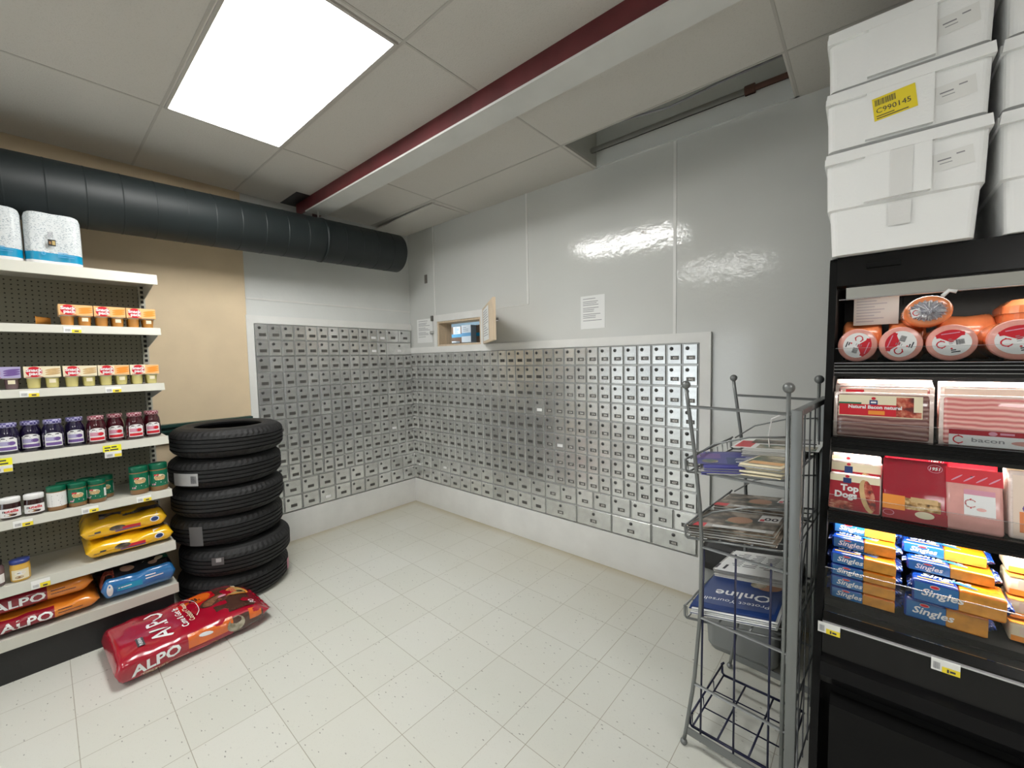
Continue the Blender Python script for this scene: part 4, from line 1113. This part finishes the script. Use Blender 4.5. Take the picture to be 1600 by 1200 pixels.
paper_pile('leaflet', 'orange and cream edged leaflets at the near right of the top tray', 'leaflet', (-.075, .12, 1.158), .14, .19, 7, .006, 'cream', -.12, -.06, lambda m, f: (m.patch(f, -.06, .06, -.08, .08, 'photo_multi'), m.patch(f, -.06, .05, .02, .07, 'orange_light', off=.001)), .008)
paper_pile('magazine', 'dark magazine pile at the near side of the middle tray', 'magazine', (-.190, .150, .888), .30, .23, 9, .005, 'photo_dark', .03, -.13, art_mag, .007)
paper_pile('magazine', 'dark magazine pile on the middle tray, towards the wall', 'magazine', (-.180, .405, .888), .28, .23, 11, .005, 'photo_dark', -.05, -.13, art_mag, .007)
paper_pile('leaflet', 'blue leaflet stack with white lettering on the lower tray', 'leaflet', (-.180, .165, .580), .30, .27, 10, .004, 'print_blue', .06, -.19, art_online, .008, 'paper')
paper_pile('newspaper', 'white classified newspaper behind the blue leaflets, lower tray', 'newspaper', (-.170, .425, .578), .30, .24, 13, .006, 'newsprint', -.06, -.19, art_class, .01)
tag(MB().tube([rk(-.08, .12, 1.25), rk(-.085, .125, 1.29), rk(-.07, .10, 1.36), rk(-.012, .02, 1.395)], .0022, 'white', 6).build('zip_tie'), 'long white plastic tie hanging from the top of the rack', 'tie')

# grey bin behind the rack
t = thing('waste_bin', 'dark grey plastic bin with black rim behind the newspaper rack', 'bin', (3.42, -.33, 0))
m = MB()
def rr(w, d, r, n=6):
    o = []
    for cx, cy, a0 in ((w / 2 - r, d / 2 - r, 0), (-w / 2 + r, d / 2 - r, PI / 2), (-w / 2 + r, -d / 2 + r, PI), (w / 2 - r, -d / 2 + r, PI * 1.5)):
        for k in range(n + 1): a = a0 + PI / 2 * k / n; o.append((cx + r * math.cos(a), cy + r * math.sin(a)))
    return o
def stack(m, lays, mat, top=True, bottom=True, mats=None):
    n = len(lays[0][0]); o = len(m.v)
    for pts, z in lays: m.v += [(x, y, z) for x, y in pts]
    for i in range(len(lays) - 1):
        k = m.mi(mats[i] if mats else mat)
        for j in range(n): m.f.append((o + i * n + j, o + i * n + (j + 1) % n, o + (i + 1) * n + (j + 1) % n, o + (i + 1) * n + j)); m.m.append(k); m.sm.append(False)
    if bottom: m.f.append(tuple(o + j for j in range(n - 1, -1, -1))); m.m.append(m.mi(mat)); m.sm.append(False)
    if top: m.f.append(tuple(o + (len(lays) - 1) * n + j for j in range(n))); m.m.append(m.mi(mat)); m.sm.append(False)
    return m
stack(m, [(rr(.30, .24, .04), .0), (rr(.33, .27, .04), .03), (rr(.37, .33, .04), .46), (rr(.345, .305, .03), .462), (rr(.31, .25, .03), .04)], 'bin_grey'); m.build('bin_body', t)
m = MB(); stack(m, [(rr(.39, .35, .04), .463), (rr(.40, .36, .04), .50), (rr(.37, .33, .03), .58), (rr(.34, .30, .03), .60)], 'black'); m.build('bin_lid', t, label='black lid')

# ------------------------------------------------------------------ refrigerated display case
CX0, CX1 = 3.770, 5.75
t = thing('display_cooler', 'black open refrigerated display case of packaged meat and cheese', 'refrigerated case')
side = [(-.05, .0), (-1.19, .0), (-1.19, .30), (-1.13, .60), (-1.105, .70), (-1.02, .90), (-.90, 1.40), (-.81, 1.93), (-.79, 1.945), (-.05, 1.945)]
for x in (CX0, CX1 - .03):
    m = MB(); m.prism([(y, z) for y, z in side], x, x + .022, 'cooler_matte', 'yz'); m.build('side_panel', t)
m = MB().box((CX0 + .022, -.09, .0), (CX1 - .03, -.05, 1.944), 'cooler_inner').box((CX0 + .022, -.775, 1.925), (CX1 - .03, -.09, 1.944), 'cooler_inner'); m.build('back_and_roof', t)
m = MB(); m.prism([(-.812, 1.945), (-.822, 1.84), (-.80, 1.832), (-.76, 1.832), (-.76, 1.945)], CX0 + .022, CX1 - .03, 'cooler_black', 'yz')
fn = plane((CX0 + .10, -.8225, 1.86), (1, 0, 0), (0, .0, 1))
m.build('header', t)
m = MB(); m.box((3.875, -.8235, 1.895), (3.965, -.821, 1.912), 'cooler_matte'); m.build('header_emblem', t)
m = MB(); m.prism([(-.818, 1.831), (-.812, 1.792), (-.806, 1.788), (-.80, 1.831)], CX0 + .05, CX1 - .05, 'alu', 'yz'); m.box((CX0 + .03, -.814, 1.7885), (CX1 - .05, -.808, 1.7915), 'alu_line_and_glint'); m.build('lamp_cover', t)
def led(y, z, name='lamp_strip', x0=CX0 + .06, hw=.010, mat='led'): 
    m = MB(); m.box((x0, y - hw, z), (CX1 - .06, y + hw, z + .004), mat); return m.build(name, t)
led(-.752, 1.806, mat='led_top')
# shelves
def cshelf(y, z0, z1, guard, inner=True):
    m = MB(); m.box((CX0 + .024, y + .02, z1 - .014), (CX1 - .032, -.16, z1), 'cooler_matte')
    o = m.build('cooler_shelf', t)
    m = MB(); m.prism([(y - .004, z0), (y - .008, z0 + .012), (y - .006, z1), (y + .018, z1 + .002), (y + .018, z0)], CX0 + .024, CX1 - .032, 'cooler_black', 'yz')
    for k in (.25, .5, .75, .97): zz = z0 + (z1 - z0) * k; m.box((CX0 + .024, y - .0095, zz), (CX1 - .032, y - .006, zz + .0022), 'alu_line_and_glint' if z1 > 1.5 else 'cooler_matte')
    m.build('price_rail', o)
    m = MB(); m.box((CX0 + .026, y + .0, z1 + .002), (CX1 - .034, y + .0025, z1 + guard), 'acrylic'); m.box((CX0 + .026, y + .0, z1 + guard + .0002), (CX1 - .034, y + .0025, z1 + guard + .0012), 'alu_line_and_glint'); m.build('clear_guard', o)  # bright top strip paints in the glint along the guard edge
    if inner: led(y + .045, z1 - .026)
S1 = 1.558; S2 = 1.297; S3 = 1.050; SD = .752
cshelf(-.862, 1.509, S1, .052); cshelf(-.930, 1.247, S2, .055); cshelf(-1.000, 1.008, S3, .055)
m = MB(); m.box((CX0 + .024, -1.04, SD - .02), (CX1 - .032, -.16, SD), 'cooler_matte'); m.prism([(-1.12, .60), (-1.118, .715), (-1.10, .735), (-1.04, .728), (-1.04, .60)], CX0 + .024, CX1 - .032, 'cooler_black', 'yz'); m.build('lower_deck', t)
m = MB(); m.box((CX0 + .026, -1.103, .736), (CX1 - .034, -1.0995, .885), 'acrylic'); m.box((CX0 + .026, -1.103, .8852), (CX1 - .034, -1.0995, .8866), 'alu_line_and_glint'); m.build('clear_guard', t)  # painted glint strip on the lower guard's top edge too
m = MB(); m.prism([(-1.119, .702), (-1.1235, .702), (-1.1235, .707), (-1.119, .710)], CX0 + .024, CX1 - .032, 'alu_line_and_glint', 'yz'); m.build('trim_line', t)
m = MB(); m.box((CX0 + .022, -1.115, .10), (CX1 - .03, -.2, .60), 'cooler_matte'); m.prism([(-1.115, .50), (-1.150, .52), (-1.165, .55), (-1.150, .585), (-1.118, .60)], CX0 + .022, CX1 - .03, 'cooler_black', 'yz'); m.build('lower_body', t)
m = MB(); m.box((CX0 + .05, -1.185, .02), (CX1 - .05, -1.116, .475), 'cooler_matte'); m.build('front_panel', t)
m = MB(); m.box((4.06, -1.192, .10), (4.9, -1.1855, .36), 'cooler_black')
for k in range(9): m.box((4.09, -1.196, .12 + k * .026), (4.87, -1.1925, .132 + k * .026), 'cooler_matte')
m.build('air_grille', t)
for x, p in ((3.782, '7.49'), (4.048, '13.49')):
    m = MB(); m.box((x, -1.1275, .672), (x + .058, -1.124, .706), 'tag_white'); f = plane((x, -1.1277, .672), (1, 0, 0), (0, 0, 1))
    m.patch(f, .022, .058, .0, .017, 'tag_yellow', off=.0004); m.patch(f, .032, .036, .003, .013, 'ink', off=.001); m.patch(f, .038, .049, .005, .011, 'ink', off=.001); barcode(m, f, .004, .006, .014, .02, 'ink_grey'); m.build('price_tag', t)

# meat logs
def bologna(label, loc, r, rot_l, fat=1., shape=1.):
    t = thing('bologna_roll', label, 'bologna', loc, 0, 'pink meat rolls in the front row of the top cooler shelf')
    q = Matrix.Rotation(PI / 2, 4, 'X') @ Matrix.Diagonal((shape, 1, 1, 1))
    m = MB(); m.lathe([(.0001, .0), (r * .93, .0), (r * .985, -.004), (r, -.012), (r, -.20), (r * .9, -.215), (.0001, -.22)], 'casing', 32, mtx=q, mats=['bologna', 'bologna', 'bologna', 'casing', 'casing', 'casing']); m.build('meat', t)
    f0 = plane((0, -.0002, 0), (1, 0, 0), (0, 0, 1)); c, s_ = math.cos(rot_l), math.sin(rot_l)
    f = lambda a, b: f0((a * c - b * s_) * shape, a * s_ + b * c)
    m = MB(); k = r * .76; m.disc(f, 0, 0, k, k * .93, 'white', off=.0006, seg=28)
    m.disc(f, 0, 0, k, k * .93, 'red', off=.0010, seg=12, t0=PI * .22, t1=PI * .78); m.patch(f, -k * .72, k * .72, k * .42, k * .70, 'red', off=.0008)
    m.patch(f, -k * .45, k * .5, k * .64, k * .70, 'pink', off=.0013)
    clogo(m, f, -k * .52, -k * .05, k * .27); barcode(m, f, k * .22, -k * .18, k * .42, k * .36); lines(m, f, -k * .14, k * .24, k * .32, 4, k * .11, k * .04); m.disc(f, -k * .05, -k * .42, .003, .003, 'red', off=.0013, seg=6); lines(m, f, -k * .1, -k * .58, k * .5, 2, k * .14, k * .08, 'ink')
    m.build('round_label', t)
bologna('pink meat roll at the left end of the top shelf, label turned sideways', (3.856, -.845, S1 + .0625), .059, -1.9, shape=.94)
bologna('pink meat roll second from the left on the top shelf, label tilted left', (3.970, -.845, S1 + .0625), .059, 1.25, shape=.95)
bologna('wide pink meat roll third from the left, label upright', (4.090, -.845, S1 + .0625), .059, .15, shape=1.0)
bologna('largest pink meat roll, cut by the right photo edge', (4.232, -.845, S1 + .066), .062, .22, shape=1.1)
def ham(label, loc, r, l, rz=0, mat='casing'):
    t = thing('ham_roll', label, 'ham', loc, rz, 'wrapped orange meat rolls in the back row of the top cooler shelf')
    q = Matrix.Rotation(PI / 2, 4, 'Y')
    m = MB(); m.lathe([(.0001, -l / 2), (r * .8, -l / 2), (r, -l / 2 + .012), (r * .94, 0), (r, l / 2 - .012), (r * .8, l / 2), (.0001, l / 2)], mat, 28, mtx=q); m.build('meat', t)
    m = MB(); f = lambda a, b: Vector((a, -r * .97 * math.cos(b / r), r * .97 * math.sin(b / r))); m.patch(f, -l * .36, -l * .30, -.05, .03, 'bacon_fat_and_glare', nb=6, off=.001); m.patch(f, l * .22, l * .40, .0, .02, 'bacon_fat_and_glare', nb=4, off=.001); m.build('wrap_fold', t)
ham('orange wrapped meat roll behind the leftmost pink roll', (3.866, -.590, S1 + .084), .080, .118)
ham('orange wrapped meat roll behind the second pink roll', (3.995, -.600, S1 + .083), .078, .10)
ham('orange wrapped meat roll behind the third pink roll', (4.145, -.590, S1 + .084), .080, .14)
t = thing('ham_roll', 'orange meat roll with crimped silver end, resting on top of the pink rolls', 'ham', (4.035, -.832, 1.727))
q = Matrix.Rotation(PI / 2, 4, 'X') @ Matrix.Rotation(.18, 4, 'Z') @ Matrix.Diagonal((1.14, 1, 1, 1))
MB().lathe([(.0001, .0), (.040, .002), (.049, -.006), (.0525, -.02), (.0525, -.19), (.04, -.21), (.0001, -.215)], 'casing', 30, mtx=q).build('meat', t)
m = MB(); R = random.Random(4); vs = [(0.004, -.024, -.004)]; n = 40
for i in range(n):
    a = 2 * PI * i / n; k = 1 if i % 2 else .86; vs.append((.046 * math.cos(a) * k * 1.05 - .002, -.004 - (.009 if i % 2 else .0), .036 * math.sin(a) * k + .001))
m.add(vs, [(0, 1 + i, 1 + (i + 1) % n) for i in range(n)], 'foil')
for i in range(n):
    if i % 5 == 0: 
        a = 2 * PI * i / n; m.tube([(.0, -.02, 0), (.04 * math.cos(a), -.010, .032 * math.sin(a))], .0016, 'white', 5)
f = plane((-.036, -.0145, -.006), (1, 0, .25), (-.25, 0, 1)); m.patch(f, -.006, .018, -.014, .014, 'white'); clogo(m, f, .006, 0, .009); m.sphere((-.012, -.026, -.018), .008, 'foil', 8)
m.build('crimped_end', t, label='silver crimped film end')
m = MB(); m.tube([(.03, -.01, .045), (.045, -.008, .062), (.062, -.01, .056)], .006, 'white', 7); m.build('film_tail', t)
t = thing('sliced_meat_tray', 'orange domed meat tray at the back right of the top shelf', 'meat tray', (4.345, -.64, S1 + .001))
m = MB(); stack(m, [(rr(.24, .20, .04), 0), (rr(.26, .22, .04), .10), (rr(.26, .22, .04), .15)], 'casing'); m.build('meat', t)
m = MB(); stack(m, [(rr(.265, .225, .04), .151), (rr(.26, .22, .04), .175), (rr(.22, .18, .04), .195)], 'casing'); m.build('domed_lid', t)
t = thing('price_sign', 'clear sheeted paper sign hanging at the back left of the cooler', 'sign', (3.875, -.66, 1.70))
m = MB(); m.box((-.035, 0, 0), (.095, .003, .115), 'newsprint'); f = plane((-.035, -.0003, 0), (1, 0, 0), (0, 0, 1)); lines(m, f, .008, .10, .11, 9, .011, .004, seed=7); m.build('sign_sheet', t)

# flat packs leaning on a shelf
def lean(name, label, cat, loc, w, h, th, tilt, mat, art=None, group=None, rz=0., rim=.0, edge=None):
    t = thing(name, label, cat, loc, 0, group); t.rotation_euler = (-tilt, 0, rz)
    m = MB(); m.rbox((-w / 2, 0, 0), (w / 2, th, h), min(.012, th * .4), mat, 3)
    if edge:
        m.rbox((-w / 2 - .010, th * .35, -.004), (w / 2 + .010, th * .5, h + .006), .003, edge, 1)
    m.build('pack', t)
    if art:
        m = MB(); art(m, plane((-w / 2, -.0004, 0), (1, 0, 0), (0, 0, 1)), w, h); m.build('printed_label', t)
    return t
def a_nat(m, f, w, h):
    m.patch(f, .004, w * .93, h * .48, h * .97, 'cream'); m.patch(f, .004, w * .28, h * .70, h * .80, 'pb_green', off=.001); m.patch(f, .006, w * .66, h * .50, h * .76, 'red', off=.0012)
    m.text(f, 'Natural Bacon naturel', w * .13, h * .665, .0115, 'white', bold=.05, off=.002, sx=.98); m.patch(f, w * .36, w * .54, h * .53, h * .62, 'orange', off=.0018)
    m.patch(f, w * .37, w * .46, h * .76, h * .86, 'print_blue', off=.002); m.patch(f, w * .385, w * .445, h * .79, h * .83, 'white', off=.0026); m.disc(f, w * .415, h * .90, .006, .005, 'red', off=.002, seg=8)
    m.patch(f, w * .66, w * .92, h * .50, h * .94, 'photo_meat', off=.0014); m.patch(f, w * .84, w * .93, h * .62, h * .96, 'cream', off=.0018); lines(m, f, w * .12, h * .57, w * .2, 1, .01, .006, 'pink'); lines(m, f, w * .58, h * .57, w * .08, 1, .01, .006, 'pink')
def a_bac(m, f, w, h):
    m.patch(f, .012, w * .99, h * .0, h * .22, 'white'); m.patch(f, .012, w * .99, h * .22, h * .33, 'red_dark', off=.001)
    clogo(m, f, w * .14, h * .115, h * .085); m.text(f, 'bacon', w * .25, h * .085, .013, 'ink_grey', bold=.02, off=.0014, sx=1.6); m.disc(f, w * .74, h * .11, .035, .007, 'ham_pink', off=.0014); m.patch(f, w * .5, w * .62, h * .255, h * .295, 'pink', off=.002); m.disc(f, w * .44, h * .27, .009, .006, 'pink', off=.0016)
lean('bacon_pack', 'front bacon pack with red and cream printed band', 'bacon', (3.925, -.912, S2 + .004), .236, .150, .018, .14, 'slices_brown', a_nat, None, 0., edge='film')
for k in range(4):
    lean('bacon_pack', ['shiny bacon pack directly behind the red banded pack', 'second shiny bacon pack behind the red banded pack', 'third shiny bacon pack behind the red banded pack', 'rearmost shiny bacon pack behind the red banded pack'][k], 'bacon', (3.927, -.885 + k * .026, S2 + .004), .236, .172 + k * .006, .018, .12, 'slices', lambda m, f, w, h: (m.patch(f, .01, w * .97, h * .66, h * .98, 'bacon_fat_and_glare'), m.patch(f, .02, w * .9, h * .70, h * .78, 'orange_light', off=.001), m.patch(f, .02, .07, h * .88, h * .95, 'red', off=.001)), 'bacon packs behind the red banded pack', edge='film')  # pale upper patch paints lamp glare onto the film
lean('bacon_pack', 'pink sliced bacon pack with white bacon label at the right edge', 'bacon', (4.192, -.912, S2 + .004), .236, .150, .020, .12, 'slices', a_bac, None, 0., edge='film')
for k in range(3):
    lean('bacon_pack', ['pink bacon pack directly behind the white labelled one', 'second pink bacon pack behind the white labelled one', 'rearmost pink bacon pack behind the white labelled one'][k], 'bacon', (4.195, -.884 + k * .027, S2 + .004), .236, .176 + k * .006, .020, .12, 'slices', lambda m, f, w, h: (m.patch(f, .0, w, h * .86, h * .99, 'bacon_fat_and_glare'), m.patch(f, .02, w * .99, h * .72, h * .80, 'red', off=.001)), 'bacon packs behind the white labelled one', edge='film')
def a_dog(m, f, w, h):
    m.patch(f, .003, w * .97, h * .02, h * .93, 'red_dark'); m.patch(f, .003, w * .97, h * .76, h * .93, 'cream', off=.001); m.text(f, 'Top', w * .24, h * .52, .021, 'white', bold=.06, off=.002); m.text(f, 'Dogs', w * .12, h * .33, .021, 'white', bold=.06, off=.002)
    m.disc(f, w * .74, h * .44, .018, .055, 'bun', off=.0024, rot=.2); m.disc(f, w * .79, h * .46, .012, .050, 'photo_meat', off=.003, rot=.2); m.patch(f, w * .28, w * .44, h * .72, h * .86, 'print_blue', off=.002); m.disc(f, w * .36, h * .90, .006, .005, 'red', off=.002, seg=8)
    for k in range(3): m.disc(f, w * .25, h * (.06 + k * .07), .035, .005, 'photo_meat', off=.0018)
lean('hot_dog_pack', 'red hot dog pack in front on the third cooler shelf', 'hot dogs', (3.862, -.985, S3 + .004), .140, .128, .022, .34, 'film', a_dog, 'hot dog packs')
lean('hot_dog_pack', 'red hot dog pack standing just behind the front one', 'hot dogs', (3.864, -.957, S3 + .004), .140, .168, .022, .30, 'film', a_dog, 'hot dog packs')
lean('hot_dog_pack', 'rear hot dog pack peeking above the other two', 'hot dogs', (3.862, -.929, S3 + .004), .140, .185, .022, .26, 'film', a_dog, 'hot dog packs')
def a_51(m, f, w, h):
    m.patch(f, 0, w, h * .45, h * .99, 'bag_red'); m.patch(f, 0, w, 0, h * .18, 'red_dark', off=.0008); m.patch(f, 0, w * .36, h * .15, h * .38, 'orange', off=.0012); m.patch(f, w * .36, w * .9, h * .18, h * .36, 'photo_food', off=.001); m.patch(f, w * .45, w * .86, h * .30, h * .38, 'bun', off=.0014)
    m.disc(f, w * .82, h * .88, .017, .013, 'pink', off=.0014, ri=.92); m.text(f, '1951', w * .72, h * .855, .010, 'white', bold=.03, off=.0018, shear=.2); m.disc(f, w * .66, h * .12, .022, .011, 'cream', off=.0014); m.disc(f, w * .10, h * .09, .014, .009, 'pink', off=.0014, ri=.85)
lean('sandwich_meat_pack', 'crimson and orange meat pack beside the hot dogs, front one', 'meat pack', (4.010, -.985, S3 + .004), .150, .200, .016, .38, 'bag_red', a_51, 'crimson meat packs')
lean('sandwich_meat_pack', 'crimson meat pack standing behind the front crimson one', 'meat pack', (4.014, -.961, S3 + .004), .150, .220, .016, .34, 'bag_red', a_51, 'crimson meat packs')
def a_tray(m, f, w, h):
    m.patch(f, 0, w, h * .74, h * .99, 'red'); 
    for k in range(4): m.disc(f, w * (.2 + .22 * k), h * .83, .016, .002, 'pink', off=.0012, rot=.7)
    m.disc(f, w * .46, h * .87, .003, .002, 'ink', off=.0012, seg=6)
    m.patch(f, w * .32, w * .86, h * .26, h * .64, 'white', off=.0012); m.patch(f, w * .32, w * .86, h * .58, h * .66, 'pink', off=.0016); clogo(m, f, w * .44, h * .44, .013); lines(m, f, w * .56, h * .53, w * .24, 4, .011, .004); m.disc(f, w * .62, h * .36, .010, .005, 'ham_pink', off=.002)
lean('ham_tray', 'pink sliced ham pouch with red header, front on the third shelf', 'ham pack', (4.140, -.988, S3 + .004), .118, .190, .022, .36, 'ham_pink', a_tray, 'ham pouches')
lean('ham_tray', 'pink ham pouch with red header, behind the front pouch', 'ham pack', (4.132, -.959, S3 + .004), .120, .200, .020, .34, 'ham_pink', a_tray, 'ham pouches')
lean('chicken_pack', 'tan meat pouch in front at the right photo edge, third shelf', 'meat pack', (4.262, -.980, S3 + .004), .11, .195, .02, .24, 'film', lambda m, f, w, h: (m.patch(f, .008, w * .98, .01, h * .93, 'bacon_fat_and_glare'), m.patch(f, .02, w * .95, .02, h * .4, 'casing', off=.0008), m.disc(f, .035, h * .45, .010, .012, 'purple', off=.0014, seg=8)), 'tan meat pouches')
lean('chicken_pack', 'tan meat pouch behind the other one at the right photo edge', 'meat pack', (4.258, -.950, S3 + .004), .11, .215, .02, .24, 'film', lambda m, f, w, h: m.patch(f, .008, w * .98, .01, h * .93, 'cream'), 'tan meat pouches')

# cheese slices
def singles(label, loc, w, h, d, group, tilt=0., rz=0.):
    t = thing('cheese_slice_pack', label, 'cheese slices', loc, 0, group); t.rotation_euler = (tilt, 0, rz)
    m = MB(); m.rbox((-w / 2, 0, 0), (-w / 2 + w * .50, d, h), .008, 'singles_blue', 3); m.rbox((-w / 2 + w * .50, 0, .0002), (w / 2 - .006, d, h - .0002), .008, 'singles_orange', 3); m.build('wrapper', t)
    m = MB(); R = random.Random(label)
    for s_ in (-1, 1):
        x0 = s_ * (w / 2 - .006)
        m.grid(lambda u, v: Vector((x0 + s_ * u * .016, d * (.08 + .84 * v) , h / 2 + (h * .38 * (1 - u) + .006) * math.sin(v * 26 + u * 2) * .6)), 4, 20, 'singles_blue')
    m.build('wrapper_end', t)
    m = MB(); f = plane((-w / 2, -.0003, 0), (1, 0, 0), (0, 0, 1)); H_ = h
    m.patch(f, .006, w * .50, H_ * .1, H_ * .9, 'singles_mid'); m.patch(f, w * .505, w * .96, H_ * .1, H_ * .9, 'toast', off=.0008)
    s_ = min(h * .42, .022); m.text(f, 'Singles', w * .10, H_ * .5 - s_ * .42, s_, 'white', bold=.03, off=.0016, shear=.25, sx=1.1); m.disc(f, w * .25, H_ * .80, .010, h * .07, 'red', off=.0018, seg=12); m.disc(f, w * .25, H_ * .80, .011, h * .085, 'white', off=.0016, seg=12)
    g = plane((-w / 2, 0, h + .0002), (1, 0, 0), (0, 1, 0))
    m.text(g, 'Singles', w * .10, d * .35, min(.026, d * .3), 'white', bold=.03, off=.0012, shear=.25, sx=1.1); m.patch(g, w * .06, w * .45, d * .15, d * .22, 'orange', off=.001); m.disc(g, w * .25, d * .80, .012, .005, 'red', off=.0016)
    m.disc(g, w * .55, d * .35, w * .16, .008, 'singles_mid', off=.0014, rot=-.35)
    m.build('printed_art', t)
gL = 'cheese slice packs in the left stack'
names = ['lowest pack of the left cheese slice stack', 'second pack up in the left cheese slice stack', 'third pack up in the left cheese slice stack', 'fourth pack up in the left cheese slice stack', 'fifth pack up in the left cheese slice stack, set back', 'topmost cheese slice pack of the left stack, set furthest back']
for k in range(6): singles(names[k] + ' in blue and orange film', (3.892, -1.025 + (.0 if k < 4 else (k - 3) * .045), SD + .002 + k * .040), .172, .039, .11, gL)
gR = 'cheese slice packs in the right stack'
singles('lowest cheese slice pack of the right stack, mostly in shadow', (4.085, -1.020, SD + .002), .185, .064, .10, gR, 0, -.03)
singles('thick cheese slice pack at the front of the right stack', (4.108, -1.035, SD + .068), .200, .070, .10, gR, 0, -.03)
singles('upper cheese slice pack of the right stack, set back', (4.095, -.975, SD + .140), .195, .036, .10, gR, 0, -.03)
singles('topmost cheese slice pack of the right stack, furthest back', (4.085, -.93, SD + .178), .195, .036, .10, gR, 0, -.03)
for k in range(4):
    t = thing('cheese_block', 'orange and cream cheese pack, %s of the pile at the right photo edge' % ['lowest', 'second up', 'third up', 'topmost'][k], 'cheese', (4.325, -.985 + .02 * k, SD + .002 + k * .060), 0, 'orange and cream cheese packs')
    m = MB(); m.rbox((-.11, 0, 0), (.12, .10, .056), .008, 'cream', 2); m.build('block', t)
    m = MB(); f = plane((-.11, -.0004, 0), (1, 0, 0), (0, 0, 1)); m.patch(f, .004, .22, .004, .020, 'orange'); m.patch(f, .02, .07, .026, .05, 'bacon_fat_and_glare', off=.0008); m.patch(plane((-.11, 0, .0563), (1, 0, 0), (0, 1, 0)), .0, .22, .0, .04, 'orange', off=.0008); m.patch(f, .05, .08, .004, .02, 'bun', off=.001); m.build('printed_band', t)

# foam boxes on the cooler
def foam(name_label, loc, rz, closed, tapes, group):
    t = thing('foam_box', name_label, 'foam box', loc, rz, group)
    w, d = .392, .56                         # local origin at front-left of the rim
    m = MB(); q = (.020, .012) if 'bottom' in name_label or 'lowest' in name_label else (.046, .042)
    def R_(ins, zz, r=.02): return [(x + w / 2, y + d / 2) for x, y in rr(w - 2 * ins, d - 2 * ins, r, 4)], zz
    stack(m, [R_(q[0], 0), R_(q[1], .154), R_(.004, .160), R_(.0, .330), R_(.0, .338), R_(.008, .346), R_(.020, .346), R_(.028, .340), R_(.036, .190), R_(.040, .185), R_(.045, .03)], 'eps')
    # raised middle panel and ribs on the front of the rim
    m.prism([(.105, .165), (.105, .325), (.118, .337), (.255, .337), (.268, .325), (.268, .165)], -.012, .006, 'eps')
    m.build('box_body', t)
    m = MB(); m.prism([(-.005, .316), (-.001, .350), (w + .001, .350), (w + .005, .316)], -.0135, .010, 'eps')
    m.box((-.006, .008, .318), (.012, d, .345), 'eps').box((w - .012, .008, .318), (w + .006, d, .345), 'eps'); m.build('rim', t)
    f = plane((0, -.0125, 0), (1, 0, 0), (0, 0, 1))
    m = MB(); g = plane((.275, .002, .215), (1, 0, .10), (-.10, 0, 1)); m.patch(g, 0, .088, 0, .055, 'tag_white', off=.001); m.patch(g, .010, .040, .030, .034, 'ink_grey', off=.0016); m.patch(g, .052, .070, .038, .042, 'ink_grey', off=.0016); m.patch(g, .014, .042, .020, .0222, 'ink_grey', off=.0016)
    m.build('small_label', t)
    if 'yellow' in tapes:
        m = MB(); g = plane((.128, -.0125, .215), (1, 0, .12), (-.12, 0, 1)); m.patch(g, 0, .105, 0, .075, 'tag_yellow', off=.0008); barcode(m, g, .006, .048, .052, .020); m.text(g, 'C990145', .006, .023, .017, 'ink', off=.0016); lines(m, g, .006, .012, .085, 2, .007, .003, 'ink'); m.build('yellow_label', t, label='yellow label reading C990145')
    if 'tape' in tapes:
        m = MB(); g = plane((.17, -.0125, 0), (1, 0, 0), (0, 0, 1)); m.patch(g, 0, .055, .166, .315, 'tape', nb=6, off=.001); m.patch(plane((.17, .0165, 0), (1, 0, 0), (0, -.05, 1)), 0, .055, .075, .150, 'tape', nb=4, off=.003); m.build('packing_tape', t, label='shiny clear tape')
    return t
gF = 'white foam boxes in the front left stack'
FZ = 1.947; FP = .206
foam('white foam box at the bottom of the left stack, clear tape down its front', (3.757, -.872, FZ), 0, False, 'tape', gF)
foam('white foam box with yellow C990145 label, middle of the left stack', (3.756, -.876, FZ + FP), .012, False, 'yellow', gF)
foam('white foam box at the top of the left stack', (3.756, -.874, FZ + 2 * FP), 0, False, '', gF)
gG = 'white foam boxes in the right stack'
foam('lowest white foam box of the right stack, cut by the photo edge', (4.172, -.850, FZ), 0, False, '', gG)
foam('middle white foam box of the right stack, cut by the photo edge', (4.170, -.852, FZ + FP), 0, False, '', gG)
foam('upper white foam box of the right stack, cut by the photo edge', (4.171, -.850, FZ + 2 * FP), 0, False, '', gG)

# ------------------------------------------------------------------ camera, world, view
cam = bpy.data.cameras.new('camera'); co = bpy.data.objects.new('camera', cam); COL.objects.link(co)
co.location = (3.8857, -2.7851, 1.596); co.rotation_euler = (1.5102, 0.0197, 0.7099)
cam.sensor_width = 36; cam.lens = 645.17 * 36 / 1600; cam.clip_start = .02
sc.camera = co
w = bpy.data.worlds.new('world'); sc.world = w; w.use_nodes = True
w.node_tree.nodes['Background'].inputs[0].default_value = (.8, .85, .9, 1); w.node_tree.nodes['Background'].inputs[1].default_value = 3.0
sc.view_settings.view_transform = 'Standard'; sc.view_settings.look = 'None'; sc.view_settings.gamma = 1; sc.view_settings.exposure = 0.36
sc.view_settings.use_curve_mapping = False
